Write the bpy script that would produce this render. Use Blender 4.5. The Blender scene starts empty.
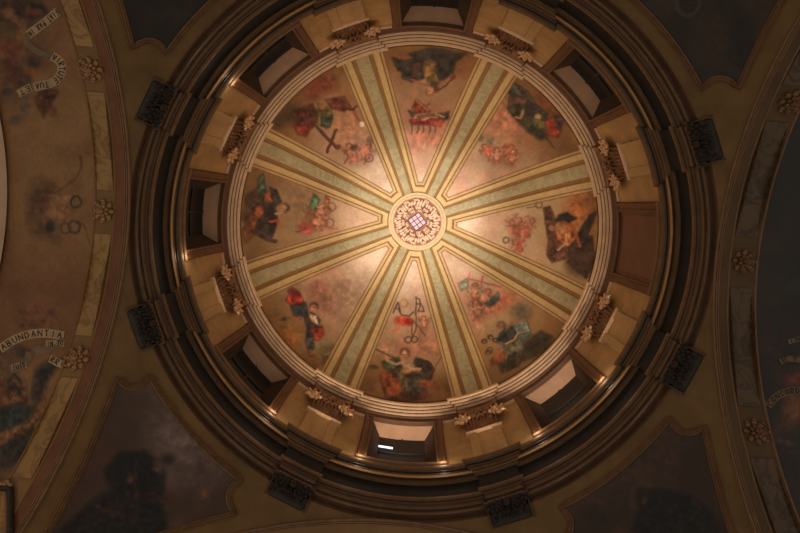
import bpy, math
import numpy as np
from mathutils import Vector, Matrix

# ------------------------------------------------------------------ camera
ZC = 1.6                                   # eye height; all heights below are measured from the eye
F_PX, PX0, PY0 = 533.0, 401.575, 230.694   # focal length and principal point for an 800x533 frame
TX, TY, ROLL = 0.0476, 0.0233, 0.0725
EYE = np.array([-0.1027, -0.5932, 0.0])


def _rot(tx, ty, roll):
    cx, sx, cy, sy, c, s = math.cos(tx), math.sin(tx), math.cos(ty), math.sin(ty), math.cos(roll), math.sin(roll)
    return (np.array([[c, -s, 0], [s, c, 0], [0, 0, 1]]) @ np.array([[1, 0, 0], [0, cx, -sx], [0, sx, cx]])
            @ np.array([[cy, 0, sy], [0, 1, 0], [-sy, 0, cy]]))


RC = _rot(TX, TY, ROLL)                    # rows: right, down, forward
sc = bpy.context.scene
cam_d = bpy.data.cameras.new('camera')
cam = bpy.data.objects.new('camera', cam_d)
sc.collection.objects.link(cam)
cam_d.sensor_width = 36.0
cam_d.lens = 36.0 * F_PX / 800.0
cam_d.shift_x = -(PX0 - 400.0) / 800.0
cam_d.shift_y = (PY0 - 266.5) / 800.0
cam_d.clip_end = 200
_m = Matrix.Identity(4)
for _i in range(3):
    _m[_i][0], _m[_i][1], _m[_i][2] = RC[0, _i], -RC[1, _i], -RC[2, _i]
_m[0][3], _m[1][3], _m[2][3] = EYE[0], EYE[1], EYE[2] + ZC
cam.matrix_world = _m
sc.camera = cam

# ------------------------------------------------------------------ world, lamps, exposure
sc.view_settings.view_transform = 'Standard'
sc.view_settings.look = 'None'
sc.view_settings.gamma = 1.0
sc.view_settings.use_curve_mapping = False
sc.view_settings.exposure = 0.0
wd = bpy.data.worlds.new('nave_glow')
sc.world = wd
wd.use_nodes = True
wd.node_tree.nodes['Background'].inputs[0].default_value = (1.0, 0.88, 0.76, 1)
wd.node_tree.nodes['Background'].inputs[1].default_value = 0.28


def lamp(name, kind, loc, power, col, aim=None, size=0.1, cone=60, blend=1.0):
    d = bpy.data.lights.new(name, kind)
    d.energy = power
    d.color = col
    d.shadow_soft_size = size
    if kind == 'SPOT':
        d.spot_size = math.radians(cone)
        d.spot_blend = blend
    o = bpy.data.objects.new(name, d)
    sc.collection.objects.link(o)
    o.location = (loc[0], loc[1], loc[2] + ZC)
    if aim is not None:
        v = Vector((aim[0] - loc[0], aim[1] - loc[1], aim[2] - loc[2]))
        o.rotation_euler = v.to_track_quat('-Z', 'Y').to_euler()
    return o


WARM = (1.0, 0.90, 0.77)
# floodlights standing on the lower cornice, out of sight from below, aimed up at the crown of the dome
for az, k, k2 in ((22.5, 1.0, 1.8), (67.5, 1.1, 3.6), (112.5, 1.1, 3.6), (157.5, 1.0, 1.3), (202.5, .8, .8), (247.5, .7, .6), (292.5, .7, .6), (337.5, .7, .6)):
    a = math.radians(az)
    p = (5.50 * math.cos(a), 5.50 * math.sin(a), 12.58)
    lamp('cornice_floodlight', 'SPOT', p, 400 * k, WARM, aim=(0, 0, 20.6), size=.12, cone=40, blend=1.0)
    lamp('cornice_lamp', 'SPOT', (5.49 * math.cos(a), 5.49 * math.sin(a), 12.56), 150 * k2, (1.0, .78, .56), aim=(2.2 * math.cos(a), 2.2 * math.sin(a), 16.0), size=.08, cone=104, blend=1.0)
# small lamps at the corners of the lower sills
for az in (79.7, 100.3, 34.7, 55.3, 124.7, 169.7, 214.7):
    a = math.radians(az)
    lamp('sill_lamp', 'POINT', (5.47 * math.cos(a), 5.47 * math.sin(a), 12.56), 3.2, (1.0, .80, .60), size=.05)
# added unseen fill spots that brighten the window heads
for az, k in ((90, 1.0), (45, .7), (315, .07), (225, .08), (135, .04), (180, .03), (270, .04)):
    a = math.radians(az)
    lamp('window_head_fill', 'SPOT', (5.46 * math.cos(a), 5.46 * math.sin(a), 12.57), 150 * k, (1.0, .82, .66), aim=(5.95 * math.cos(a), 5.95 * math.sin(a), 15.1), size=.06, cone=56, blend=.8)
# spotlight on the floor of the crossing, washing the crown of the dome
lamp('crossing_spotlight', 'SPOT', (0.3, 0.5, -1.0), 4500, (1.0, .94, .85), aim=(0, 0, 20.6), size=.25, cone=21, blend=1.0)
# added unseen fill light that brightens the left vault
lamp('left_arm_fill', 'POINT', (-7.0, 4.2, 2.2), 230, (1.0, .72, .42), size=.4)

# ------------------------------------------------------------------ geometry of the place
A = 6.0                       # half the width of the crossing
H0 = 4.8242                   # springing of the arches
SPH = A * math.sqrt(2)        # pendentive sphere
DOME_R, DOME_Z = 5.30, 15.70


def project(P):
    Q = (np.asarray(P, float) - EYE) @ RC.T
    return PX0 + F_PX * Q[..., 0] / Q[..., 2], PY0 + F_PX * Q[..., 1] / Q[..., 2]


def ray(x, y):
    d = np.stack([(np.asarray(x, float) - PX0) / F_PX, (np.asarray(y, float) - PY0) / F_PX, np.ones_like(np.asarray(x, float))], -1) @ RC
    return d


def on_barrel(x, y, h=0.0, rad=A):
    """point of the transverse barrel vault (axis along x) behind a spot of the photograph, h in front of it"""
    d = ray(x, y)
    r = rad - h
    o = EYE - np.array([0, 0, H0])
    a = d[..., 1]**2 + d[..., 2]**2
    b = 2 * (o[1] * d[..., 1] + o[2] * d[..., 2])
    c = o[1]**2 + o[2]**2 - r * r
    t = (-b + np.sqrt(b * b - 4 * a * c)) / (2 * a)
    return EYE + d * t[..., None]


def on_sphere(u, v, h=0.0):
    """pendentive sphere, (u, v) = slope coordinates x/z*533 about the dome axis"""
    d = np.stack([np.asarray(u, float) / 533., np.asarray(v, float) / 533., np.ones_like(np.asarray(u, float))], -1)
    a = (d**2).sum(-1)
    b = -2 * H0 * d[..., 2]
    c = H0 * H0 - (SPH - h)**2
    t = (-b + np.sqrt(b * b - 4 * a * c)) / (2 * a)
    return d * t[..., None]


_th = np.linspace(0, math.pi / 2, 400)
_dr, _dz = DOME_R * np.cos(_th), DOME_Z + DOME_R * np.sin(_th)
_dd = 533. * _dr / _dz


def on_dome(d, phi, h=0.0):
    """dome vault, d = slope distance 533*r/z from the axis, phi = azimuth; h = how far it stands proud"""
    th = np.interp(-np.asarray(d, float), -_dd, _th)
    r = DOME_R - h
    return np.stack([r * np.cos(th) * np.cos(phi), r * np.cos(th) * np.sin(phi), DOME_Z + r * np.sin(th)], -1)


# ------------------------------------------------------------------ mesh helpers
class MB:
    def __init__(self):
        self.v, self.f, self.n = [], [], 0

    def add(self, V, F):
        self.v.append(np.asarray(V, float).reshape(-1, 3))
        self.f += [tuple(i + self.n for i in q) for q in F]
        self.n += len(self.v[-1])

    def grid(self, P, cu=False, cv=False, cap=False):
        P = np.asarray(P, float)
        a, b = P.shape[:2]
        F = []
        for i in range(a if cu else a - 1):
            for j in range(b if cv else b - 1):
                i2, j2 = (i + 1) % a, (j + 1) % b
                F.append((i * b + j, i * b + j2, i2 * b + j2, i2 * b + j))
        if cap:
            F.append(tuple(range(b))[::-1])
            F.append(tuple((a - 1) * b + j for j in range(b)))
        self.add(P, F)

    def tube(self, path, rad, n=8, closed=False, cap=True, squash=1.0, up=None):
        path = np.asarray(path, float)
        m = len(path)
        rad = np.broadcast_to(np.asarray(rad, float), (m,))
        if closed:
            T = np.roll(path, -1, 0) - np.roll(path, 1, 0)
        else:
            T = np.gradient(path, axis=0)
        T /= np.linalg.norm(T, axis=1)[:, None] + 1e-12
        u = np.array(up, float) if up is not None else (np.array([0, 0, 1.]) if abs(T[0, 2]) < .9 else np.array([1., 0, 0]))
        rings = []
        for k in range(m):
            s = np.cross(T[k], u)
            s /= np.linalg.norm(s) + 1e-12
            w = np.cross(s, T[k])
            if up is None:
                u = w
            a = np.arange(n) * 2 * math.pi / n
            rings.append(path[k] + rad[k] * (np.cos(a)[:, None] * s + squash * np.sin(a)[:, None] * w))
        self.grid(np.array(rings), cu=closed, cv=True, cap=cap and not closed)

    def prism(self, poly, axis_a, axis_b, axis_c, c0, c1, origin=(0, 0, 0)):
        """polygon in (a, b) extruded from c0 to c1 along c"""
        a, b, c = (np.array(x, float) for x in (axis_a, axis_b, axis_c))
        o = np.array(origin, float)
        n = len(poly)
        V = [o + p * a + q * b + c0 * c for p, q in poly] + [o + p * a + q * b + c1 * c for p, q in poly]
        F = [(i, (i + 1) % n, n + (i + 1) % n, n + i) for i in range(n)] + [tuple(range(n))[::-1], tuple(range(n, 2 * n))]
        self.add(V, F)

    def box(self, c, s):
        c, s = np.array(c, float), np.array(s, float) / 2
        V = [c + s * np.array(k) for k in ((-1, -1, -1), (1, -1, -1), (1, 1, -1), (-1, 1, -1), (-1, -1, 1), (1, -1, 1), (1, 1, 1), (-1, 1, 1))]
        self.add(V, [(0, 3, 2, 1), (4, 5, 6, 7), (0, 1, 5, 4), (1, 2, 6, 5), (2, 3, 7, 6), (3, 0, 4, 7)])

    def ball(self, c, s, n=8, m=6, R=None):
        th = np.linspace(-math.pi / 2, math.pi / 2, m + 1)
        ph = np.arange(n) * 2 * math.pi / n
        P = np.stack([np.cos(th)[:, None] * np.cos(ph), np.cos(th)[:, None] * np.sin(ph), np.sin(th)[:, None] + 0 * ph], -1) * np.array(s, float)
        if R is not None:
            P = P @ np.asarray(R).T
        self.grid(P + np.array(c, float), cv=True)

    def build(self, name, mat, parent=None, smooth=35, center=True, col=None):
        V = np.concatenate(self.v) if self.v else np.zeros((0, 3))
        me = bpy.data.meshes.new(name)
        loc = np.zeros(3)
        if parent is None and center:
            loc = (V.min(0) + V.max(0)) / 2
        nf = len(self.f)
        cnt = np.fromiter((len(q) for q in self.f), int, nf)
        idx = np.fromiter((i for q in self.f for i in q), int, int(cnt.sum()))
        me.vertices.add(len(V))
        me.vertices.foreach_set('co', (V - loc).ravel())
        me.loops.add(len(idx))
        me.loops.foreach_set('vertex_index', idx)
        me.polygons.add(nf)
        st = np.zeros(nf, int)
        st[1:] = np.cumsum(cnt)[:-1]
        me.polygons.foreach_set('loop_start', st)
        me.update(calc_edges=True)
        me.validate()
        if col is not None:
            at = me.color_attributes.new('paint', 'FLOAT_COLOR', 'POINT')
            at.data.foreach_set('color', np.concatenate([col, np.ones((len(col), 1))], 1).astype(np.float32).ravel())
        if smooth:
            me.polygons.foreach_set('use_smooth', np.ones(len(me.polygons), bool))
            me.set_sharp_from_angle(angle=math.radians(smooth))
        me.materials.append(mat)
        o = bpy.data.objects.new(name, me)
        sc.collection.objects.link(o)
        if parent is not None:
            o.parent = parent
        else:
            o.location = loc + np.array([0, 0, ZC])
        return o


def tag(o, label, cat, group=None, kind=None):
    if label:
        o['label'] = label
    if cat:
        o['category'] = cat
    if group:
        o['group'] = group
    if kind:
        o['kind'] = kind
    return o


def empty(name, M=None, kind=None):
    o = bpy.data.objects.new(name, None)
    o.empty_display_size = .2
    sc.collection.objects.link(o)
    M = Matrix.Identity(4) if M is None else M
    o.matrix_world = Matrix.Translation((0, 0, ZC)) @ M
    if kind:
        o['kind'] = kind
    return o


def copy_tree(o, M):
    c = o.copy()
    sc.collection.objects.link(c)
    c.matrix_world = Matrix.Translation((0, 0, ZC)) @ M
    for ch in list(o.children):
        d = ch.copy()
        sc.collection.objects.link(d)
        d.parent = c
        for g in list(ch.children):
            e = g.copy()
            sc.collection.objects.link(e)
            e.parent = d
    return c


def wall_frame(az, r, z):
    """local x = along the wall, local y = out from the wall towards the dome axis, local z = up"""
    a = math.radians(az)
    n = Vector((-math.cos(a), -math.sin(a), 0))
    t = Vector((n.y, -n.x, 0))
    M = Matrix.Identity(4)
    for i in range(3):
        M[i][0], M[i][1], M[i][2] = t[i], n[i], (0, 0, 1)[i]
    M[0][3], M[1][3], M[2][3] = r * math.cos(a), r * math.sin(a), z
    return M


# ------------------------------------------------------------------ materials
def lin(c):
    c = np.asarray(c, float) / 255.
    return np.where(c <= .04045, c / 12.92, ((c + .055) / 1.055)**2.4)


def material(name, rgb, rough=.7, metal=0., var=.25, scale=3., bump=0., dark=None, detail=6):
    m = bpy.data.materials.new(name)
    m.use_nodes = True
    nt = m.node_tree
    b = nt.nodes['Principled BSDF']
    tc = nt.nodes.new('ShaderNodeTexCoord')
    nz = nt.nodes.new('ShaderNodeTexNoise')
    nz.inputs['Scale'].default_value = scale
    nz.inputs['Detail'].default_value = detail
    nz.inputs['Roughness'].default_value = .65
    nt.links.new(tc.outputs['Object'], nz.inputs['Vector'])
    cr = nt.nodes.new('ShaderNodeValToRGB')
    c = lin(rgb)
    lo = lin(dark) if dark else c * (1 - var)
    hi = np.clip(c * (1 + var), 0, 1)
    cr.color_ramp.elements[0].position, cr.color_ramp.elements[1].position = .3, .7
    cr.color_ramp.elements[0].color = (*lo, 1)
    cr.color_ramp.elements[1].color = (*hi, 1)
    nt.links.new(nz.outputs[0], cr.inputs[0])
    nt.links.new(cr.outputs[0], b.inputs['Base Color'])
    b.inputs['Roughness'].default_value = rough
    b.inputs['Metallic'].default_value = metal
    if bump:
        n2 = nt.nodes.new('ShaderNodeTexNoise')
        n2.inputs['Scale'].default_value = scale * 6
        n2.inputs['Detail'].default_value = 4
        nt.links.new(tc.outputs['Object'], n2.inputs['Vector'])
        bp = nt.nodes.new('ShaderNodeBump')
        bp.inputs['Strength'].default_value = bump
        bp.inputs['Distance'].default_value = .02
        nt.links.new(n2.outputs[0], bp.inputs['Height'])
        nt.links.new(bp.outputs[0], b.inputs['Normal'])
    return m


def marble(name, rgb, vein, scale=2.2, rough=.5):
    m = material(name, rgb, rough, var=.14, scale=scale)
    nt = m.node_tree
    b = nt.nodes['Principled BSDF']
    base = b.inputs['Base Color'].links[0].from_socket
    tc = nt.nodes.new('ShaderNodeTexCoord')
    n = nt.nodes.new('ShaderNodeTexNoise')
    n.inputs['Scale'].default_value = scale * .9
    n.inputs['Detail'].default_value = 5
    n.inputs['Distortion'].default_value = 1.2
    nt.links.new(tc.outputs['Object'], n.inputs['Vector'])
    r = nt.nodes.new('ShaderNodeValToRGB')
    e = r.color_ramp.elements
    e[0].position, e[0].color = .44, (0, 0, 0, 1)
    e[1].position, e[1].color = .56, (0, 0, 0, 1)
    k = e.new(.5)
    k.color = (.75, .75, .75, 1)
    nt.links.new(n.outputs[0], r.inputs[0])
    mx = nt.nodes.new('ShaderNodeMix')
    mx.data_type = 'RGBA'
    nt.links.new(r.outputs[0], mx.inputs['Factor'])
    nt.links.new(base, mx.inputs[6])
    mx.inputs[7].default_value = (*lin(vein), 1)
    nt.links.new(mx.outputs[2], b.inputs['Base Color'])
    return m


def paint_mat(name, rough=.75):
    m = bpy.data.materials.new(name)
    m.use_nodes = True
    nt = m.node_tree
    b = nt.nodes['Principled BSDF']
    at = nt.nodes.new('ShaderNodeAttribute')
    at.attribute_name = 'paint'
    nt.links.new(at.outputs['Color'], b.inputs['Base Color'])
    b.inputs['Roughness'].default_value = rough
    return m


M = dict(
    shell=material('brown_dome_plaster', (158, 118, 72), .8, var=.15),
    gilt=material('ivory_gilt_stucco', (216, 186, 132), .55, var=.12, scale=4),
    green=marble('green_marbling', (186, 174, 136), (158, 144, 106), 2.6, .6),
    cornice=material('cream_gilt_cornice', (226, 186, 146), .5, var=.15, scale=5),
    redbrown=material('red_brown_moulding', (116, 76, 50), .55, var=.2, scale=4),
    drum=material('ochre_drum_plaster', (198, 156, 102), .75, var=.2, scale=2.2, bump=.08),
    pil=material('ochre_pilaster_stucco', (206, 166, 112), .7, var=.15, scale=3),
    gold=material('dull_gilding', (216, 176, 136), .42, metal=.35, var=.25, scale=9, bump=.15),
    darkgold=material('tarnished_gilding', (132, 94, 66), .45, metal=.4, var=.5, scale=9, bump=.2),
    wood=material('dark_bronze_brown_cornice', (84, 60, 42), .5, var=.3, scale=3),
    wood2=material('olive_brown_fascia', (98, 72, 46), .55, var=.3, scale=2),
    black=material('near_black_frieze', (36, 31, 28), .85, var=.3),
    bead=material('bronze_bead', (128, 94, 62), .6, metal=.08, var=.25, scale=5),
    olive=material('olive_spandrel_plaster', (122, 92, 52), .75, var=.25, scale=1.5, bump=.05),
    red=material('terracotta_soffit', (118, 74, 46), .75, var=.25, scale=1.6),
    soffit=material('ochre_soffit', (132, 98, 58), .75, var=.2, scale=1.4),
    soffit2=material('shaded_brown_soffit', (96, 72, 44), .75, var=.2, scale=1.4),  # darker copy of the ochre soffit, shade put into the colour
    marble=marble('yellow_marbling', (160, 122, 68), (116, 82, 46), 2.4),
    marble2=marble('shaded_brown_marbling', (96, 72, 46), (54, 40, 28), 2.4),  # darker copy of the yellow marbling, with the right arch's shade in it
    rosette=material('aged_gilt_rosette', (164, 122, 84), .45, metal=.3, var=.4, scale=14, bump=.2),
    corbel=material('dark_patinated_carving', (44, 35, 25), .6, metal=.0, var=.5, scale=8, bump=.2),
    jamb_shade=material('shaded_reveal_side', (74, 54, 42), .75, var=.2),  # dark brown carries the shadow on the reveal sides
    groove=material('brown_groove', (104, 66, 42), .65, var=.2, scale=4),  # brown stands for the shade between the upper cornice bands
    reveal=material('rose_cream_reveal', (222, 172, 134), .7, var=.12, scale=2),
    pane=material('dark_window_glass', (17, 16, 16), .6, var=.15),
    bar=material('dark_window_bar', (30, 26, 24), .6, var=.2),
    shutter=material('russet_shutter', (124, 82, 58), .65, var=.15, scale=2),
    leadpane=material('rose_lantern_glass', (236, 190, 206), .4, var=.15, scale=20),
    lead=material('dark_lantern_bars', (70, 40, 44), .5, var=.1),
    rosecol=material('rose_gilt_leaf', (236, 202, 176), .5, metal=.0, var=.25, scale=12, bump=.2),
    roseback=material('umber_rose_ground', (176, 122, 94), .6, var=.3, scale=8),
    pink=material('pink_stucco_ring', (216, 190, 150), .65, var=.1, scale=5),
    pale=material('pale_plaster_arch', (196, 160, 132), .8, var=.1),
    scroll=material('painted_parchment', (176, 146, 112), .75, var=.25, scale=4),
    scrolldim=material('painted_parchment_dim', (120, 98, 74), .75, var=.25, scale=4),
    ink=material('painted_lettering', (40, 30, 24), .75, var=.1),
    inkpale=material('painted_pale_lettering', (56, 44, 34), .75, var=.1),
    fresco=paint_mat('fresco_pigment'),
    oil=paint_mat('dark_oil_pigment', .55),
    white=material('white_glass', (230, 225, 215), .4, var=.02),
)


# ------------------------------------------------------------------ structure
def revolve(prof, n=256, a0=0., a1=360.):
    full = abs(a1 - a0) >= 360
    az = np.radians(np.linspace(a0, a1, n, endpoint=not full))
    P = np.array([[(r * math.cos(a), r * math.sin(a), z) for a in az] for r, z in prof])
    b = MB()
    b.grid(P, cv=full)
    return b


def broken_ring(prof, R, w0, off, n=10):
    """a moulding run round the drum that breaks forward by `off` over the eight pilasters"""
    b = MB()
    rows = []
    for r, z in prof:
        al = (w0 + max(0, R - r)) / r
        row = []
        for k in range(8):
            c = math.radians(22.5 + 45 * k)
            h = math.radians(22.5)
            for a, o in ([(x, 0) for x in np.linspace(-h, -al, n)] + [(x, off) for x in np.linspace(-al, al, n)]
                         + [(x, 0) for x in np.linspace(al, h, n)][:-1]):
                row.append(((r - o) * math.cos(c + a), (r - o) * math.sin(c + a), z))
        rows.append(row)
    b.grid(np.array(rows), cv=True)
    return b


# dome vault
th = np.linspace(0, math.pi / 2 - .02, 40)
dome = revolve([(5.45, 15.66)] + [((DOME_R + .04) * math.cos(t), DOME_Z + (DOME_R + .04) * math.sin(t)) for t in th] + [(0.02, DOME_Z + DOME_R + .04)], 192)
tag(dome.build('ceiling', M['shell']), 'round plastered vault of the dome behind the painted panels', 'ceiling', kind='structure')

# drum wall with eight openings
RW = 5.70
Z_SILL, Z_HEAD, Z_TOP, Z_BOT = 12.66, 15.08, 15.25, 12.10
OPW = .88
b = MB()
for k in range(8):
    c = math.radians(45 * k)
    op = OPW / RW
    for a0, a1, z0, z1 in ((op, math.radians(45) - op, Z_BOT, Z_TOP), (-op, op, Z_BOT, Z_SILL), (-op, op, Z_HEAD, Z_TOP)):
        az = c + np.linspace(a0, a1, 14)
        for rr in (RW,):
            b.grid(np.array([[(rr * math.cos(a), rr * math.sin(a), z) for a in az] for z in np.linspace(z0, z1, 4)]))
tag(b.build('wall_drum', M['drum']), 'ochre drum wall pierced by eight square openings', 'wall', kind='structure')

# lower entablature: architrave, frieze, cornice; shade is put into the dark band colours
t1 = empty('trim_1', kind='structure')
tag(t1, 'dark stepped cornice ring around the foot of the drum', 'cornice')
broken_ring([(6.02, 10.80), (6.0, 11.0), (5.93, 11.0), (5.93, 11.16), (5.90, 11.16), (5.90, 11.34), (5.87, 11.36), (5.87, 11.42)], 6.0, .33, .08).build('architrave', M['wood'], t1)
broken_ring([(5.87, 11.42), (5.82, 11.42), (5.81, 11.46), (5.82, 11.50), (5.86, 11.50)], 6.0, .33, .08).build('architrave_bead', M['bead'], t1)
broken_ring([(5.86, 11.50), (5.86, 12.06)], 6.0, .33, .08).build('frieze', M['black'], t1)
for nm, mt, prof in (('cornice_bead', 'bead', [(5.86, 12.06), (5.83, 12.06), (5.82, 12.09)]), ('cornice_cove', 'wood2', [(5.82, 12.09), (5.79, 12.10), (5.765, 12.15), (5.765, 12.19)]),
                     ('cornice_bead', 'bead', [(5.765, 12.19), (5.74, 12.19), (5.73, 12.215)]), ('cornice_soffit', 'wood', [(5.73, 12.215), (5.69, 12.22), (5.685, 12.27)]),
                     ('cornice_groove', 'black', [(5.685, 12.27), (5.70, 12.285), (5.66, 12.295)]), ('cornice_fascia', 'wood2', [(5.66, 12.295), (5.655, 12.34), (5.625, 12.355)]),  # black colours the groove as if shaded
                     ('cornice_nose', 'bead', [(5.625, 12.355), (5.605, 12.38), (5.595, 12.42), (5.595, 12.46), (5.66, 12.48), (5.74, 12.49)])):
    broken_ring(prof, 6.0, .33, .08).build(nm, M[mt], t1)

# upper cornice under the dome
t2 = empty('trim_2', kind='structure')
tag(t2, 'cream and gold moulded cornice ring at the foot of the dome', 'cornice')
broken_ring([(5.71, 15.17), (5.65, 15.17), (5.63, 15.20), (5.62, 15.30), (5.57, 15.32), (5.55, 15.36)], 5.7, .38, .08).build('fascia', M['redbrown'], t2)
for i in range(4):
    r0, z0 = 5.55 - .072 * i, 15.355 + .07 * i
    broken_ring([(r0, z0), (r0 - .012, z0), (r0 - .05, z0 + .022), (r0 - .056, z0 + .048)] + ([(r0 - .056, 15.69), (5.36, 15.70)] if i == 3 else []),
                5.7, .38, .08).build('cornice_band', M['cornice'], t2)
    if i < 3:
        broken_ring([(r0 - .056, z0 + .048), (r0 - .046, z0 + .058), (r0 - .072, z0 + .07)], 5.7, .38, .08).build('cornice_groove', M['groove'], t2)
b = MB()
for k in range(8):
    c = 22.5 + 45 * k
    for s in (-1, 1):
        lo, hi = sorted((c + s * 5.6, c + s * 11.0))
        prof = [(5.70, 15.06), (5.66, 15.06), (5.645, 15.085), (5.66, 15.11), (5.64, 15.13), (5.64, 15.16), (5.70, 15.165)]
        az = np.radians(np.linspace(lo, hi, 8))
        b.grid(np.array([[(r * math.cos(a), r * math.sin(a), z) for a in az] for r, z in prof]))
b.build('wall_fillet', M['cornice'], t2)

# windows
WIN = ['russet shuttered window of the drum, the one closed flush with its frame',
       'lower right deep drum window with a rose lit head',
       'deep drum window at the foot of the photo holding a bright bluish tube',
       'lower left deep drum window under the lone red draped figure',
       'leftmost drum window, deep and olive inside',
       'upper left deep drum window beside the red cloaked figure with a cross',
       'topmost drum window, cut by the edge of the photo',
       'upper right deep drum window beside the dark green robed figure']


def sector_pt(az, t, r, z):
    a = az + t / RW
    return (r * math.cos(a), r * math.sin(a), z)


for k in range(8):
    az = math.radians(45 * k)
    w = empty('window_%d' % (k + 1), kind='structure')
    tag(w, WIN[k], 'window')
    jp = [(.88, 5.73), (.88, 5.62), (.915, 5.595), (.945, 5.62), (.97, 5.64), (1.02, 5.63), (1.05, 5.60), (1.09, 5.59), (1.12, 5.62), (1.13, 5.73)]
    for s in (-1, 1):
        b = MB()
        b.grid(np.array([[sector_pt(az, s * t, r, z) for t, r in jp] for z in np.linspace(12.50, 15.16, 5)]), cap=True)
        b.build('jamb', M['redbrown'], w)
        g = MB()
        g.tube([sector_pt(az, s * .895, 5.612, z) for z in np.linspace(12.60, 15.08, 6)], .022, 8)
        g.build('gilt_bead', M['bead'], w)
    ts = np.linspace(-1.13, 1.13, 15)
    b = MB()
    b.grid(np.array([[sector_pt(az, t, r, z) for r, z in ((5.73, 15.07), (5.62, 15.07), (5.605, 15.10), (5.62, 15.16), (5.73, 15.17))] for t in ts]), cap=True)
    b.build('head', M['redbrown'], w)
    g = MB()
    g.tube([sector_pt(az, t, 5.612, 15.065) for t in np.linspace(-.9, .9, 13)], .022, 8)
    g.build('gilt_bead', M['bead'], w)
    b = MB()
    b.grid(np.array([[sector_pt(az, t, r, z) for r, z in ((5.73, 12.49), (5.59, 12.49), (5.57, 12.51), (5.57, 12.60), (5.60, 12.65), (5.73, 12.68))] for t in ts]), cap=True)
    b.build('sill', M['bead'], w)
    if k == 0:
        b = MB()
        b.grid(np.array([[sector_pt(az, t, r, z) for t in np.linspace(-.9, .9, 9)] for r, z in ((5.69, 12.5), (5.69, 15.1))]))
        b.build('shutter', M['shutter'], w)
        b = MB()
        pth = [sector_pt(az, t, 5.685, z) for t, z in [(-.78, 12.62), (-.78, 14.98)]] + [sector_pt(az, t, 5.685, 14.98) for t in np.linspace(-.7, .7, 7)] + [sector_pt(az, t, 5.685, z) for t, z in [(.78, 14.98), (.78, 12.62)]]
        b.tube(pth, .018, 6)
        b.build('shutter_moulding', M['shutter'], w)
    else:
        bk, RB = .60, 6.16
        b = MB()
        F = [sector_pt(az, t, RW, Z_HEAD) for t in np.linspace(-OPW, OPW, 9)]
        B = [sector_pt(az, t, RB, Z_HEAD + .02) for t in np.linspace(-bk, bk, 9)]
        b.grid(np.array([F, B]))
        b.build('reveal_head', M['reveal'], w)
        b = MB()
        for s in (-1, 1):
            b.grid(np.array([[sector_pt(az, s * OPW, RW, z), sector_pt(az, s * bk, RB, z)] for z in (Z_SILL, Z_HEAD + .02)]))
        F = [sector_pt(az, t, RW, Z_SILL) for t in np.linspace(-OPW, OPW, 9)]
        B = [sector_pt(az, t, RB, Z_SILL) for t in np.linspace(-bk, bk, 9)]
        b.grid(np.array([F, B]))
        b.build('reveal_side', M['jamb_shade'], w)
        b = MB()
        b.grid(np.array([[sector_pt(az, t, RB + .01, z) for t in np.linspace(-bk - .03, bk + .03, 7)] for z in (Z_SILL - .02, Z_HEAD + .05)]))
        b.build('pane', M['pane'], w)
        b = MB()
        for t in (0,):
            b.grid(np.array([[sector_pt(az, t + dt, RB - .03 + dr, z) for dt, dr in ((-.025, 0), (.025, 0), (.025, .035), (-.025, .035))] for z in (Z_SILL, Z_HEAD)]), cv=True)
        for z in (Z_SILL + 1.55,):
            b.grid(np.array([[sector_pt(az, t, RB - .03 + dr, z + dz) for dz, dr in ((-.02, 0), (.02, 0), (.02, .035), (-.02, .035))] for t in np.linspace(-.6, .6, 7)]), cv=True)
        b.build('glazing_bar', M['bar'], w)

# pendentives
PN = {0: 'right', 1: 'left', 2: 'left', 3: 'right'}
PEND = ['lower_right', 'lower_left', 'upper_left', 'upper_right']
for k in range(4):
    rows = []
    for z in np.concatenate([np.linspace(H0, H0 + 5.2, 30), np.linspace(H0 + 5.25, H0 + 5.999, 14)]):
        r = math.sqrt(SPH**2 - (z - H0)**2)
        a = math.acos(min(1, A / r))
        rows.append([(r * math.cos(q), r * math.sin(q), z) for q in np.linspace(a, math.pi / 2 - a, 40) + k * math.pi / 2])
    b = MB()
    b.grid(np.array(rows))
    tag(b.build('wall_pendentive_' + PEND[k], M['olive']),
        'olive plaster pendentive at the %s corner of the crossing' % PEND[k].replace('_', ' '), 'wall', kind='structure')


def barrel(axis, x0, x1, r=A, t0=0., t1=180., n=80, m=2):
    th = np.radians(np.linspace(t0, t1, n))
    rows = []
    for x in np.linspace(x0, x1, m):
        rows.append([((x, r * math.cos(t), H0 + r * math.sin(t)) if axis == 'x' else (r * math.cos(t), x, H0 + r * math.sin(t))) for t in th])
    b = MB()
    b.grid(np.array(rows))
    return b


def arch_tube(axis, x, r, rad, t0=0., t1=180., n=120, b=None):
    b = b or MB()
    th = np.radians(np.linspace(t0, t1, n))
    b.tube([((x, r * math.cos(t), H0 + r * math.sin(t)) if axis == 'x' else (r * math.cos(t), x, H0 + r * math.sin(t))) for t in th], rad, 8)
    return b


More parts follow.
